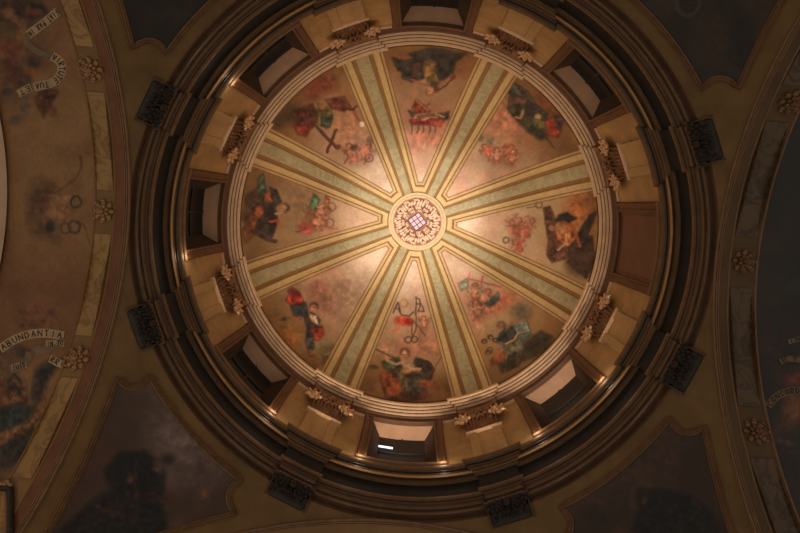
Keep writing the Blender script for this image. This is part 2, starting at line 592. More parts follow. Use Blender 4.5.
XL, XR = 6.69, 6.80      # where the left / right soffit bands end and the painted vaults begin
XLP = 8.50               # where the left painted vault ends
tag(barrel('x', -A, -6.28, m=3).build('ceiling_left', M['red']), 'terracotta coloured outer band on the underside of the left arch', 'ceiling', kind='structure')
tag(barrel('x', -6.28, -XL, m=3).build('ceiling_left_inner', M['soffit']), 'ochre inner band on the underside of the left arch carrying rosettes', 'ceiling', kind='structure')
tag(barrel('x', A, XR, m=4).build('ceiling_right', M['soffit2']), 'shade-toned brown underside of the right arch carrying rosettes', 'ceiling', kind='structure')
tag(barrel('x', -XL, -XLP - .6, A + .03, m=2).build('ceiling_left_vault', M['red']), 'left vault plaster behind the large painting', 'ceiling', kind='structure')
tag(barrel('x', XR, 11.0, A + .03, m=2).build('ceiling_right_vault', M['black']), 'right vault plaster behind the dark painting', 'ceiling', kind='structure')
tag(barrel('x', -XLP, -11.0, A - .06, m=2).build('ceiling_left_far', M['pale']), 'pale plaster arch at the far left edge', 'ceiling', kind='structure')
tag(barrel('y', A, 10.0, m=3).build('ceiling_lower', M['soffit']), 'ochre underside of the arch at the foot of the photo', 'ceiling', kind='structure')
tag(barrel('y', -A, -10.0, m=3).build('ceiling_upper', M['soffit']), 'ochre underside of the arch beyond the top of the photo', 'ceiling', kind='structure')
for n_, (ax, x, nm) in enumerate((('x', -A, 'left'), ('x', A, 'right'), ('y', A, 'lower'), ('y', -A, 'upper'))):
    s = 1 if x > 0 else -1
    b = arch_tube(ax, x - s * .02, A - .005, .026)
    arch_tube(ax, x + s * .03, A - .008, .018, b=b)
    arch_tube(ax, x + s * .07, A - .008, .015, b=b)
    tag(b.build('trim_%d' % (n_ + 3), M['bead']), 'bronze beaded edge moulding of the %s arch' % nm, 'moulding', kind='structure')
b = arch_tube('x', -6.28, A, .02)
arch_tube('x', -XL, A, .02, b=b)
tag(b.build('trim_7', M['soffit']), 'thin ochre fillets on the underside of the left arch', 'moulding', kind='structure')
b = arch_tube('x', 6.26, A, .02)
arch_tube('x', XR, A, .025, b=b)
tag(b.build('trim_8', M['bead']), 'thin bronze fillets on the underside of the right arch', 'moulding', kind='structure')


# ------------------------------------------------------------------ painting with soft brush marks
_rng = np.random.RandomState(7)
_LAT = _rng.rand(256, 256)


def vnoise(x, y):
    xi, yi = np.floor(x).astype(int), np.floor(y).astype(int)
    fx, fy = x - xi, y - yi
    fx, fy = fx * fx * (3 - 2 * fx), fy * fy * (3 - 2 * fy)
    g = lambda i, j: _LAT[i % 256, j % 256]
    return (g(xi, yi) * (1 - fx) + g(xi + 1, yi) * fx) * (1 - fy) + (g(xi, yi + 1) * (1 - fx) + g(xi + 1, yi + 1) * fx) * fy


def fbm(x, y, s, oct=4, seed=0):
    v, a, t = 0, 1., 0
    for o in range(oct):
        v = v + a * vnoise(x / s * 2**o + 37.1 * seed + 11 * o, y / s * 2**o + 17.3 * seed + 5 * o)
        t += a
        a *= .55
    return v / t


class Paint:
    def __init__(self, x, y, rgb, warp=.8):
        self.x0, self.y0 = x, y
        self.x = x + warp * (fbm(x, y, 5, 3, 1) - .5) * 2
        self.y = y + warp * (fbm(x, y, 5, 3, 2) - .5) * 2
        self.fold = (fbm(x + 2.5 * fbm(x, y, 9, 2, 4), y, 4.5, 4, 5) - .5) * 2
        self.c = np.empty((len(x), 3))
        self.c[:] = rgb

    def mix(self, m, rgb, fold=0.):
        rgb = np.asarray(rgb, float)
        if fold:
            rgb = rgb * (1 + fold * self.fold[:, None] * 2)
        self.c += m[:, None] * (rgb - self.c)

    def cloud(self, rgb, s, lo, hi, seed, mask=None, a=1.):
        n = np.clip((fbm(self.x0, self.y0, s, 5, seed) - lo) / (hi - lo), 0, 1) * a
        self.mix(n if mask is None else n * mask, rgb)

    def E(self, x, y, rx, ry, rgb, ang=0, a=.9, soft=.35):
        t = math.radians(ang)
        dx, dy = self.x - x, self.y - y
        u, v = (dx * math.cos(t) + dy * math.sin(t)) / rx, (-dx * math.sin(t) + dy * math.cos(t)) / ry
        d = np.sqrt(u * u + v * v)
        self.mix(a * np.clip((1 + soft - d) / (2 * soft), 0, 1), rgb, .22)

    def L(self, pts, w, rgb, a=.9, soft=.6, w1=None):
        p = np.asarray(pts, float)
        best = np.full(len(self.x), 1e9)
        n = len(p) - 1
        for i in range(n):
            ab = p[i + 1] - p[i]
            t = np.clip(((self.x - p[i, 0]) * ab[0] + (self.y - p[i, 1]) * ab[1]) / (ab @ ab + 1e-9), 0, 1)
            d = np.hypot(self.x - p[i, 0] - t * ab[0], self.y - p[i, 1] - t * ab[1])
            ww = w + ((w1 if w1 is not None else w) - w) * (i + t) / n
            best = np.minimum(best, d - ww / 2)
        self.mix(a * np.clip((soft - best) / (2 * soft), 0, 1), rgb)

    def P(self, pts, rgb, a=.95, soft=.9):
        p = np.asarray(pts, float)
        ins = np.zeros(len(self.x), bool)
        best = np.full(len(self.x), 1e9)
        for i in range(len(p)):
            q, r = p[i], p[(i + 1) % len(p)]
            ab = r - q
            t = np.clip(((self.x - q[0]) * ab[0] + (self.y - q[1]) * ab[1]) / (ab @ ab + 1e-9), 0, 1)
            best = np.minimum(best, np.hypot(self.x - q[0] - t * ab[0], self.y - q[1] - t * ab[1]))
            c = (q[1] > self.y) != (r[1] > self.y)
            with np.errstate(divide='ignore', invalid='ignore'):
                ins ^= c & (self.x < (r[0] - q[0]) * (self.y - q[1]) / (r[1] - q[1] + 1e-12) + q[0])
        d = np.where(ins, -best, best)
        self.mix(.6 * a * np.clip((soft + 1.2 - d) / (2 * soft), 0, 1), np.asarray(rgb) * .55)
        self.mix(a * np.clip((soft - d) / (2 * soft), 0, 1), rgb, .42)

    def ring(self, x, y, r, w, rgb, a=.85):
        d = np.abs(np.hypot(self.x - x, self.y - y) - r) - w / 2
        self.mix(a * np.clip((.6 - d) / 1.2, 0, 1), rgb)

    def out(self, grain=.06):
        g = 1 + grain * (fbm(self.x0, self.y0, 1.7, 2, 9) - .5) * 2 + .10 * (fbm(self.x0, self.y0, 14, 3, 8) - .5) * 2
        return np.clip(lin(np.clip(self.c * g[:, None], 0, 255)), 0, 1)


FL = (222, 160, 128)      # flesh
FLS = (176, 108, 84)      # flesh in half tone


def face(p, x, y, r, ang=0, hair=(74, 50, 36)):
    """a small painted head, ang = direction of the top of the head in degrees (0 = up)"""
    t = math.radians(ang)
    up = np.array([math.sin(t), -math.cos(t)])
    sd = np.array([up[1], -up[0]])
    q = np.array([x, y])
    h = q + up * r * .45
    p.E(*h, r * 1.15, r * 1.1, hair, a=.9)
    p.E(*q, r * .78, r * 1.0, FL, ang)
    for s in (-1, 1):
        p.E(*(q + sd * s * r * .32 + up * r * .1), r * .16, r * .12, (80, 50, 40), a=.8)
    p.E(*(q - up * r * .5), r * .25, r * .12, (170, 70, 60), a=.7)


def cherub(p, x, y, s, ang=0, wing=(196, 150, 122)):
    t = math.radians(ang)
    up = np.array([math.sin(t), -math.cos(t)])
    sd = np.array([-up[1], up[0]])
    c = np.array([x, y])
    s = s * 1.2
    pt = lambda a, b: c + sd * a * s + up * b * s
    p.E(*pt(0, -.3), s * 1.3, s * 1.7, (150, 92, 74), ang, .35, .5)
    p.E(*pt(.1, -.1), s * .75, s * 1.0, (126, 74, 58), ang, .7, .3)
    p.P([pt(-.3, .3), pt(-1.3, 1.1), pt(-1.1, .2)], wing, .75)
    p.P([pt(.3, .3), pt(1.3, 1.1), pt(1.1, .2)], wing, .75)
    p.L([pt(.1, -.5), pt(.5, -1.1), pt(.2, -1.7)], s * .42, FLS, w1=s * .25)
    p.L([pt(-.1, -.5), pt(-.5, -1.2), pt(-.9, -1.6)], s * .42, FLS, w1=s * .25)
    p.E(*pt(0, 0), s * .55, s * .75, FL, ang)
    p.L([pt(.3, .4), pt(.9, .1), pt(1.3, .6)], s * .3, FL, w1=s * .2)
    p.L([pt(-.3, .4), pt(-.9, .2), pt(-1.2, -.3)], s * .3, FL, w1=s * .2)
    face(p, *pt(0, 1.05), s * .48, ang, (120, 74, 48))


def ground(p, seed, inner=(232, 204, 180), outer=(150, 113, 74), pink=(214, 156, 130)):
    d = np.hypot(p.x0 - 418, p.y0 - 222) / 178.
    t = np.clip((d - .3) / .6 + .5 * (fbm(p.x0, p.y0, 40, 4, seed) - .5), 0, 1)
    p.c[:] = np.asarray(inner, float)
    p.mix(t, outer)  # darker rim: earth-toned pigment plus light falloff put into the colour
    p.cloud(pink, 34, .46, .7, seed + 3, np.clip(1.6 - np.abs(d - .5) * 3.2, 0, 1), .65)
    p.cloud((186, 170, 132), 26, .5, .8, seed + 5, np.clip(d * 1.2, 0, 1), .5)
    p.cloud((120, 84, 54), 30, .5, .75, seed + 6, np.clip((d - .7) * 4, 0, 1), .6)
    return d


def art_0(p):                    # right panel
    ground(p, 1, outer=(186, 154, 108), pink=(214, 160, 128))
    p.E(579, 208, 13, 24, (206, 124, 74), 10, .85, .6)
    p.E(592, 215, 8, 26, (150, 96, 60), 0, .7, .6)
    p.P([(596, 212), (586, 240), (572, 262), (570, 246), (590, 215)], (52, 46, 44))
    p.P([(570, 240), (592, 236), (596, 262), (586, 278), (568, 262)], (66, 54, 50))
    p.E(580, 262, 14, 14, (84, 62, 50), 0, .8)
    p.P([(544, 208), (550, 206), (562, 238), (556, 252), (548, 238)], (108, 68, 60), .95, .8)
    p.P([(549, 240), (560, 234), (568, 246), (566, 258), (552, 262), (547, 254)], (116, 74, 62))
    p.L([(552, 255), (562, 248)], 3, (70, 46, 44))
    p.P([(555, 226), (561, 221), (572, 225), (576, 238), (568, 246), (558, 240)], (198, 124, 76))
    p.E(561, 228, 5, 5, (216, 158, 108))
    p.L([(566, 222), (574, 228), (580, 246)], 3, (176, 98, 60))
    p.L([(566, 234), (567, 243), (558, 250)], 2.4, (226, 186, 150))
    p.P([(556, 221), (559, 215), (567, 213), (573, 217), (577, 218), (570, 222), (564, 220)], (42, 38, 38))
    face(p, 551.5, 228, 3.2, -70)
    for x, y, a in ((514, 222, 70), (522, 233, 110), (517, 244, 150), (527, 224, 60)):
        cherub(p, x, y, 4.2, a, (222, 150, 136))
    p.E(515, 230, 6, 5, (206, 112, 92), 0, .7)
    p.E(520, 246, 4, 8, (200, 104, 84), 10, .7)
    p.E(527, 232, 4, 6, (190, 92, 80), 0, .6)
    p.ring(539, 205, 3, 1.3, (108, 84, 64))
    p.L([(527, 208), (536, 206)], 1, (120, 92, 70))
    p.ring(506, 240, 2.8, 1.4, (90, 80, 70))


def art_1(p):                    # lower right panel
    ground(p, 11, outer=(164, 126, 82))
    p.E(498, 303, 22, 9, (206, 112, 86), -28, .75, .6)
    p.E(478, 322, 9, 16, (214, 150, 120), 20, .6, .7)
    p.cloud((166, 118, 80), 20, .45, .7, 4, np.clip((np.hypot(p.x - 418, p.y - 222) - 150) / 20, 0, 1), .8)
    p.E(521, 312, 9, 7, (104, 98, 86), 20, .85, .6)
    p.P([(524, 346), (542, 332), (552, 338), (546, 350), (520, 362), (502, 372), (498, 362)], (66, 58, 50), .9, 2.5)
    p.E(536, 344, 14, 9, (62, 58, 52), -25, .85)
    p.P([(500, 333), (512, 324), (527, 322), (530, 334), (522, 342), (506, 346), (496, 342)], (92, 104, 96))
    p.P([(512, 324), (526, 321), (530, 331), (518, 334)], (142, 152, 140))
    p.P([(498, 340), (512, 328), (517, 334), (508, 342)], (58, 60, 58))
    p.P([(500, 350), (520, 338), (524, 350), (506, 360)], (122, 118, 92))
    p.P([(508, 356), (524, 350), (518, 366), (508, 370)], (76, 66, 58))
    p.L([(524, 320), (514, 323), (506, 327)], 2.2, (172, 122, 92))
    p.L([(506, 344), (514, 340), (518, 333)], 2, FL)
    face(p, 501, 327, 3.8, 20, (96, 64, 42))
    for x, y in ((484, 341), (490, 337), (495, 340), (488, 352)):
        p.E(x, y, 3, 2.6, (78, 60, 48))
        p.E(x + .5, y + .5, 1.2, 1, (204, 160, 118))
    p.ring(490, 350, 2.6, 1.2, (76, 60, 46))
    p.E(500, 356, 5, 6, (178, 100, 66), 20)
    p.E(494, 362, 4, 5, (140, 84, 56), 0, .8)
    cherub(p, 475, 293, 5, 0, (166, 160, 136))
    cherub(p, 484, 298, 5, 30, (166, 160, 136))
    cherub(p, 477, 310, 5, -10, (196, 140, 120))
    p.P([(486, 304), (498, 293), (500, 300), (490, 307)], (84, 104, 104), .8)
    p.P([(459, 284), (468, 278), (467, 287), (461, 291)], (146, 152, 128), .8)
    p.L([(470, 279), (501, 287)], 2, (176, 108, 96))
    p.L([(483, 276), (480, 289)], 1.8, (176, 108, 96))
    p.L([(470, 272), (468, 281)], 1.4, (206, 120, 110))


def art_2(p):                    # bottom panel
    ground(p, 21, outer=(156, 114, 74))
    p.E(426, 345, 26, 12, (206, 132, 106), 0, .6, .7)
    p.E(384, 350, 12, 8, (190, 144, 112), 0, .5, .7)
    p.cloud((116, 82, 48), 22, .35, .6, 3, np.clip((p.y - 374) / 16, 0, 1), .9)
    col = (90, 68, 60)
    p.L([(416, 297), (416, 330), (411, 340)], 1.2, col)
    p.L([(416, 298), (420, 299), (420, 304), (416, 304)], 1.4, col)
    p.L([(393, 313), (398, 302), (400, 311)], 1.5, col)
    p.L([(395, 309), (400, 308)], 1, col)
    p.L([(398, 309), (402, 315), (409, 316), (414, 312)], 1.5, col)
    p.L([(418, 311), (421, 303), (424, 311), (418, 311)], 1.4, col)
    p.L([(413, 321), (420, 329), (425, 335)], 1.4, (110, 76, 66))
    p.ring(404, 303, 3.6, 1.6, (214, 136, 86))
    p.E(403, 321, 9, 4.5, (206, 74, 56), 8, .9)
    p.E(409, 322, 4, 4, (188, 54, 44), 0, .9)
    p.L([(396, 324), (394, 332), (399, 328)], 1.6, (214, 120, 96))
    p.E(423, 320, 4, 4, (220, 150, 116), 0, .8)
    cherub(p, 424, 323, 3.5, 0, (220, 160, 134))
    p.ring(408, 339.5, 3, 1.6, (92, 80, 66))
    p.ring(414.5, 339.5, 3, 1.6, (92, 80, 66))
    p.L([(412, 322), (412, 336)], 1.4, (110, 84, 72))
    p.P([(381, 378), (394, 368), (412, 372), (428, 378), (424, 398), (400, 404), (386, 396)], (84, 58, 46), .95, 2)
    p.P([(380, 376), (388, 370), (402, 384), (402, 398), (388, 396)], (158, 84, 52), .85, 2)
    p.P([(396, 372), (412, 378), (416, 394), (404, 392)], (146, 132, 94), .6, 2)
    p.P([(408, 374), (424, 374), (422, 394), (412, 396)], (72, 70, 60), .85, 2)
    p.P([(382, 362), (398, 358), (404, 370), (384, 368)], (74, 78, 60))
    p.P([(416, 358), (428, 362), (434, 370), (430, 380), (424, 372), (412, 366)], (62, 58, 48))
    p.L([(420, 360), (428, 362), (433, 369), (430, 378)], 3, (70, 52, 38))
    p.E(409, 366, 6, 5, (224, 188, 152))
    p.L([(412, 369), (420, 369)], 2.6, (230, 184, 146))
    p.E(406, 371, 5, 3, (196, 142, 98))
    p.L([(404, 362), (396, 364), (387, 360), (385, 352)], 2.6, (204, 164, 124))
    p.L([(376, 349), (394, 358)], 1.3, (96, 66, 46))
    p.E(385, 349, 3, 3, (216, 150, 114), 0, .8)
    p.E(373, 367, 5, 2.4, (92, 72, 56), 5)
    p.L([(430, 374), (442, 356)], 1.2, (150, 70, 54))
    face(p, 404.5, 355, 4.4, 0, (96, 54, 40))
    p.E(426, 384, 8, 4, (172, 98, 66), 0, .8)
    p.E(436, 386, 8, 4, (146, 92, 58), 20, .7)
    p.E(424, 396, 6, 5, (124, 66, 60), 0, .7)


def art_3(p):                    # lower left panel
    ground(p, 31, outer=(160, 124, 84), pink=(216, 160, 134))
    p.E(344, 295, 18, 26, (196, 152, 132), 30, .5, .7)
    p.E(322, 300, 10, 14, (158, 112, 92), -20, .7, .7)
    p.E(318, 288, 9, 6, (176, 106, 88), -30, .6, .7)
    p.E(288, 336, 16, 12, (184, 118, 66), 35, .8, .7)
    p.E(276, 320, 12, 12, (164, 124, 80), 35, .6, .7)
    p.P([(324, 348), (346, 344), (352, 362), (330, 378), (316, 362)], (124, 116, 74), .7, 5)
    p.E(312, 360, 14, 6, (138, 92, 60), 30, .6)
    p.P([(286, 300), (292, 288), (299, 292), (304, 304), (292, 306)], (176, 58, 50))
    p.E(290, 291, 3, 3, (104, 60, 60))
    p.P([(291, 306), (306, 303), (308, 314), (300, 319), (293, 314)], (62, 68, 72))
    p.P([(304, 318), (312, 312), (320, 320), (318, 330), (308, 330)], (70, 58, 64))
    p.L([(294, 318), (302, 318)], 2.6, FLS)
    p.P([(309, 313), (316, 316), (319, 325), (312, 322)], (232, 196, 162))
    p.P([(310, 330), (322, 326), (324, 334), (318, 340), (309, 338)], (186, 72, 58))
    p.P([(307, 331), (313, 334), (314, 348), (309, 352), (306, 342)], (78, 82, 80))
    p.L([(310, 350), (311, 355)], 2.2, FLS)
    p.E(312, 356, 4, 1.4, (120, 80, 60))
    p.E(284, 319, 5, 1.8, (96, 82, 66), -15)
    face(p, 314, 308, 4, 10, (92, 56, 36))


def art_4(p):                    # left panel
    ground(p, 41, outer=(148, 112, 74), pink=(206, 150, 122), inner=(222, 186, 154))
    p.E(304, 205, 16, 20, (150, 122, 90), 0, .6, .7)
    p.P([(246, 196), (262, 186), (270, 196), (266, 216), (250, 226), (243, 220)], (84, 62, 58), .9, 2)
    p.P([(258, 180), (263, 174), (265, 190), (263, 198), (258, 192)], (84, 102, 84))
    p.P([(264, 196), (274, 204), (278, 222), (272, 236), (256, 228), (262, 214)], (62, 52, 52))
    p.P([(250, 214), (258, 218), (254, 234), (246, 242), (243, 230)], (132, 82, 54))
    p.E(259, 212, 4, 6, (188, 104, 74), 10)
    p.E(270, 197, 5, 5, (198, 112, 56))
    p.P([(270, 188), (276, 190), (281, 202), (276, 206), (272, 198)], (58, 52, 54))
    p.P([(256, 228), (270, 236), (274, 242), (266, 240), (256, 234)], (74, 60, 60))
    p.E(275, 241, 2.6, 2, (70, 52, 46))
    p.L([(270, 222), (278, 220), (278, 224)], 2.4, (196, 84, 70))
    face(p, 283, 208, 4, 80, (74, 54, 42))
    p.L([(276, 214), (282, 212)], 2.4, FL)
    p.P([(310, 206), (314, 194), (319, 200), (314, 214)], (88, 126, 98))
    p.P([(324, 206), (327, 192), (329, 203), (326, 209)], (166, 92, 66), .85)
    cherub(p, 321, 213, 5, 70, (206, 150, 122))
    cherub(p, 317, 222, 5, 100, (206, 130, 110))
    p.E(306, 228, 9, 5, (186, 84, 76), 20, .75)
    p.E(308, 231, 4, 4, (196, 92, 88), 0, .7)
    p.L([(303, 211), (312, 215), (306, 205)], 1.8, (150, 98, 70))
    p.ring(332, 207, 4, 1.3, (150, 96, 80))
    p.ring(330, 223, 4, 1.3, (150, 96, 80))
    p.L([(318, 227), (338, 229)], 1.4, (190, 110, 90))
    p.L([(296, 232), (306, 229)], 1.6, (130, 80, 60))


def art_5(p):                    # upper left panel
    ground(p, 51, outer=(150, 110, 70))
    p.E(345, 130, 24, 16, (206, 140, 112), 40, .6, .7)
    p.E(318, 88, 16, 9, (126, 62, 50), -45, .85, .5)
    p.E(330, 84, 9, 8, (142, 74, 54), 0, .7, .5)
    p.E(292, 114, 12, 10, (84, 68, 48), -40, .8, .5)
    p.E(280, 122, 8, 6, (74, 58, 44), -40, .7, .5)
    p.P([(292, 112), (312, 104), (320, 116), (312, 128), (296, 126)], (100, 54, 46))
    p.P([(294, 126), (312, 126), (306, 136), (298, 134)], (142, 58, 44))
    p.P([(318, 104), (330, 108), (333, 120), (326, 128), (318, 124)], (132, 122, 62))
    p.P([(322, 114), (332, 116), (330, 127), (322, 126)], (74, 78, 66))
    p.E(322, 106, 3, 3, (196, 140, 92))
    p.P([(326, 100), (344, 97), (350, 107), (344, 111), (332, 108)], (110, 58, 46))
    p.L([(344, 108), (354, 110)], 2.4, (84, 54, 42))
    p.L([(350, 110), (357, 106)], 1.6, (76, 50, 40))
    p.L([(354, 112), (359, 121)], 3, (158, 90, 62))
    p.E(361.5, 124.5, 2.6, 2.6, (246, 232, 214), 0, 1, .25)
    p.L([(312, 122), (336, 147)], 3.4, (90, 58, 48))
    p.L([(336, 130), (327, 152)], 3, (86, 56, 48))
    p.E(338, 147, 3, 2.4, (120, 70, 56))
    cherub(p, 352, 153, 5, -20, (176, 120, 100))
    cherub(p, 366, 154, 5, 20, (196, 150, 130))
    p.E(354, 148, 4, 3.4, (90, 70, 60), 0, .8)
    p.E(371, 140, 4, 4, (128, 92, 74), 0, .85)
    p.ring(369, 158, 4, 1.2, (120, 78, 64))
    p.E(365, 150, 4, 4, (228, 140, 124), 0, .8)
    p.E(354, 159, 3, 3, (224, 130, 110), 0, .8)
    p.L([(346, 150), (348, 158), (344, 164)], 1.8, (150, 92, 74))


def art_6(p):                    # top panel, seen upside down
    ground(p, 61, outer=(146, 106, 68))
    p.E(402, 60, 8, 10, (146, 92, 60), 0, .7, .6)
    p.E(462, 66, 9, 12, (142, 90, 54), 0, .7, .6)
    p.E(424, 118, 22, 16, (198, 116, 92), 0, .5, .7)
    p.E(426, 140, 24, 10, (214, 134, 112), 0, .6, .7)
    p.P([(392, 58), (402, 60), (404, 70), (398, 70)], (54, 50, 48))
    p.P([(410, 54), (430, 48), (466, 54), (455, 62), (452, 76), (440, 80), (430, 72), (418, 62)], (56, 52, 52), .95, 2)
    p.P([(400, 62), (420, 58), (424, 78), (412, 82), (403, 78)], (60, 56, 58))
    p.P([(412, 64), (420, 62), (422, 76), (412, 78)], (92, 62, 58), .8)
    p.E(430, 68, 6, 7, (178, 132, 80), 0, .9, .5)
    p.E(430, 78, 5, 6, (190, 148, 88), 0, .9, .5)
    p.P([(426, 78), (436, 74), (440, 84), (430, 87)], (120, 96, 66), .7)
    p.L([(412, 80), (422, 84), (428, 86)], 2.4, FLS)
    p.L([(452, 76), (443, 84), (436, 87)], 3.4, (164, 118, 86))
    p.L([(453, 78), (446, 86), (438, 90)], 2, (96, 62, 46))
    p.E(453, 77, 3, 2.4, (110, 62, 50))
    p.E(435, 89, 4, 4, (110, 68, 50))
    face(p, 430, 91, 3.6, 180, (150, 86, 56))
    p.P([(412, 108), (416, 100), (424, 106), (430, 112), (418, 113)], (134, 62, 44))
    p.L([(424, 108), (430, 104)], 2, (150, 90, 70))
    p.L([(416, 100), (428, 111)], 1.2, (206, 150, 120))
    p.P([(409, 111), (416, 113), (412, 117)], (86, 76, 62))
    p.L([(418, 117), (430, 115), (440, 115), (447, 117)], 3, (112, 92, 68))
    p.P([(438, 114), (449, 112), (448, 119), (440, 120)], (84, 70, 54))
    p.L([(436, 114), (444, 117)], 1.4, (206, 170, 130))
    p.P([(410, 120), (430, 119), (444, 120), (440, 126), (426, 124), (412, 124)], (160, 56, 56))
    p.E(438, 123, 5, 3.4, (184, 92, 70), 10)
    p.L([(428, 118), (422, 120)], 1.4, (226, 190, 150))
    for x in (412, 418, 423, 430, 435):
        p.L([(x, 125), (x + .5, 130), (x - .5, 133)], 2, (112, 92, 76), w1=1.2)


def art_7(p):                    # upper right panel
    ground(p, 71, outer=(148, 108, 70))
    p.E(505, 120, 26, 18, (210, 136, 108), 40, .65, .6)
    p.E(545, 105, 20, 9, (136, 82, 52), 45, .8, .6)
    p.E(512, 100, 7, 12, (132, 118, 64), 10, .5, .7)
    p.P([(506, 88), (514, 83), (528, 92), (536, 104), (526, 108), (512, 98)], (76, 72, 66))
    p.L([(514, 86), (520, 95)], 3, (104, 112, 110))
    p.P([(510, 96), (526, 98), (526, 110), (514, 116), (508, 108)], (96, 66, 58))
    p.P([(508, 108), (530, 104), (546, 112), (548, 124), (532, 134), (516, 120)], (72, 68, 52), .9, 2)
    p.P([(528, 100), (542, 110), (536, 118), (526, 112)], (54, 50, 50))
    p.L([(516, 117), (521, 118), (523, 111)], 2.2, (190, 142, 110))
    p.E(538, 117, 3.4, 3, (196, 152, 112))
    p.P([(544, 122), (558, 116), (562, 126), (558, 137), (548, 134)], (164, 70, 50))
    p.P([(556, 116), (564, 118), (560, 130), (555, 126)], (74, 62, 70))
    p.P([(532, 118), (544, 122), (546, 134), (536, 134)], (110, 104, 66))
    p.E(540, 134, 7, 6, (54, 48, 44), 30)
    p.L([(545, 136), (554, 148)], 1.6, (92, 58, 42))
    p.E(552, 128, 5, 7, (150, 58, 42), 20, .7)
    for x, y, a in ((488, 152, -30), (497, 156, 0), (508, 152, 30), (512, 158, 10)):
        cherub(p, x, y, 4.2, a, (210, 130, 116))
    p.E(488, 150, 5, 4, (206, 100, 84), 0, .6)
    p.E(480, 138, 3.4, 3.4, (116, 122, 114), 0, .8)
    p.E(491, 141, 4, 3.4, (146, 140, 124), 0, .8)
    p.E(508, 148, 6, 3, (178, 96, 70), 0, .6)


# ------------------------------------------------------------------ dome: eight painted panels, frames, ribs, rose
D_IN, D_OUT = 37.0, 178.5


def rib_h(d):
    return 9.0 + .075 * d


ART = [(art_0, 'dome fresco of a figure clasping a maroon column before an orange sky'),
       (art_1, 'dome fresco of a blue robed seated woman below cherubs carrying a cross'),
       (art_2, 'dome fresco with dark monogram letters above a seated woman with a trumpet'),
       (art_3, 'dome fresco of one small standing figure with a billowing red cloak'),
       (art_4, 'dome fresco of a dark winged figure facing cherubs with two rings'),
       (art_5, 'dome fresco of a red cloaked figure holding a brown cross and a lamp'),
       (art_6, 'dome fresco of a black robed winged figure, upside down above a red group'),
       (art_7, 'dome fresco of a dark green robed figure over a broad pink cloud')]


def side_lim(d, f):
    return math.radians(22.5) - np.arcsin(f * rib_h(d) / d)


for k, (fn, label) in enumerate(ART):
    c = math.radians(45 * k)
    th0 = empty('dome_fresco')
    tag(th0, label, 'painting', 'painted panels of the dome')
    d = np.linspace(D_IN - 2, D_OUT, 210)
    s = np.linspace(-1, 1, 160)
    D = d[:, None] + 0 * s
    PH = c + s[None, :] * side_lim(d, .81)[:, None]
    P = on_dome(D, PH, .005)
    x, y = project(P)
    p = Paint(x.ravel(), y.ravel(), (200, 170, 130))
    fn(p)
    edge = ((1 - np.abs(np.broadcast_to(s, D.shape))) * (d * side_lim(d, .81))[:, None]).ravel()
    edge = np.minimum(edge, D.ravel() - D_IN + 1.2)
    p.mix(np.clip((3.6 - edge) / .5, 0, 1) * .9, (206, 172, 124))
    p.mix(np.clip((1.2 - edge) / .5, 0, 1) * .85, (126, 86, 48))
    p.mix(np.clip((.8 - np.abs(edge - 3.6)) / .5, 0, 1) * .75, (136, 98, 58))
    b = MB()
    b.grid(P)
    pivot = np.array(on_dome(110., c, 0.))
    th0.location = pivot + np.array([0, 0, ZC])
    b.v[0] -= pivot
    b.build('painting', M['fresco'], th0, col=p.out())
    # frame: both long sides and the short inner end, as one moulded band
    dd = np.linspace(D_OUT + .5, D_IN - 5, 70)
    prof = [(.50, -.03), (.52, .02), (.56, .035), (.61, .026), (.71, .026), (.76, .035), (.80, .02), (.82, -.03)]
    rows = []
    for f, h in prof:
        endd = D_IN - 8.4 + (f - .44) / .46 * 8.0
        q = np.linspace(1, 0, 70)
        dk = endd + (D_OUT + .5 - endd) * q
        L1 = np.stack([dk, c - side_lim(dk, f)], -1)
        lim = side_lim(np.array([endd]), f)[0]
        e = np.stack([np.full(9, endd), c + np.linspace(-lim, lim, 11)[1:-1]], -1)
        L2 = np.stack([dk[::-1], c + side_lim(dk[::-1], f)], -1)
        path = np.concatenate([L1, e, L2])
        rows.append(on_dome(path[:, 0], path[:, 1], h))
    b = MB()
    b.grid(np.array(rows) - pivot)
    b.build('gilt_frame', M['gilt'], th0)

RIB = ['between the maroon column fresco and the blue robed woman fresco', 'between the blue robed woman fresco and the monogram fresco',
       'between the monogram fresco and the red cloak fresco', 'between the red cloak fresco and the two rings fresco',
       'between the two rings fresco and the brown cross fresco', 'between the brown cross fresco and the black robed fresco',
       'between the black robed fresco and the green robed fresco', 'between the green robed fresco and the maroon column fresco']
for k in range(8):
    c = math.radians(45 * k + 22.5)
    d = np.linspace(28, D_OUT + 1, 60)
    w = np.arcsin(.31 * rib_h(d) / d)
    b = MB()
    rows = [on_dome(d, c + s * w, h) for s, h in ((-1, -.035), (-.97, .0), (-.9, .006), (0, .01), (.9, .006), (.97, .0), (1, -.035))]
    b.grid(np.array(rows))
    tag(b.build('dome_rib', M['green']), 'green marbled rib ' + RIB[k], 'rib', 'ribs of the dome')

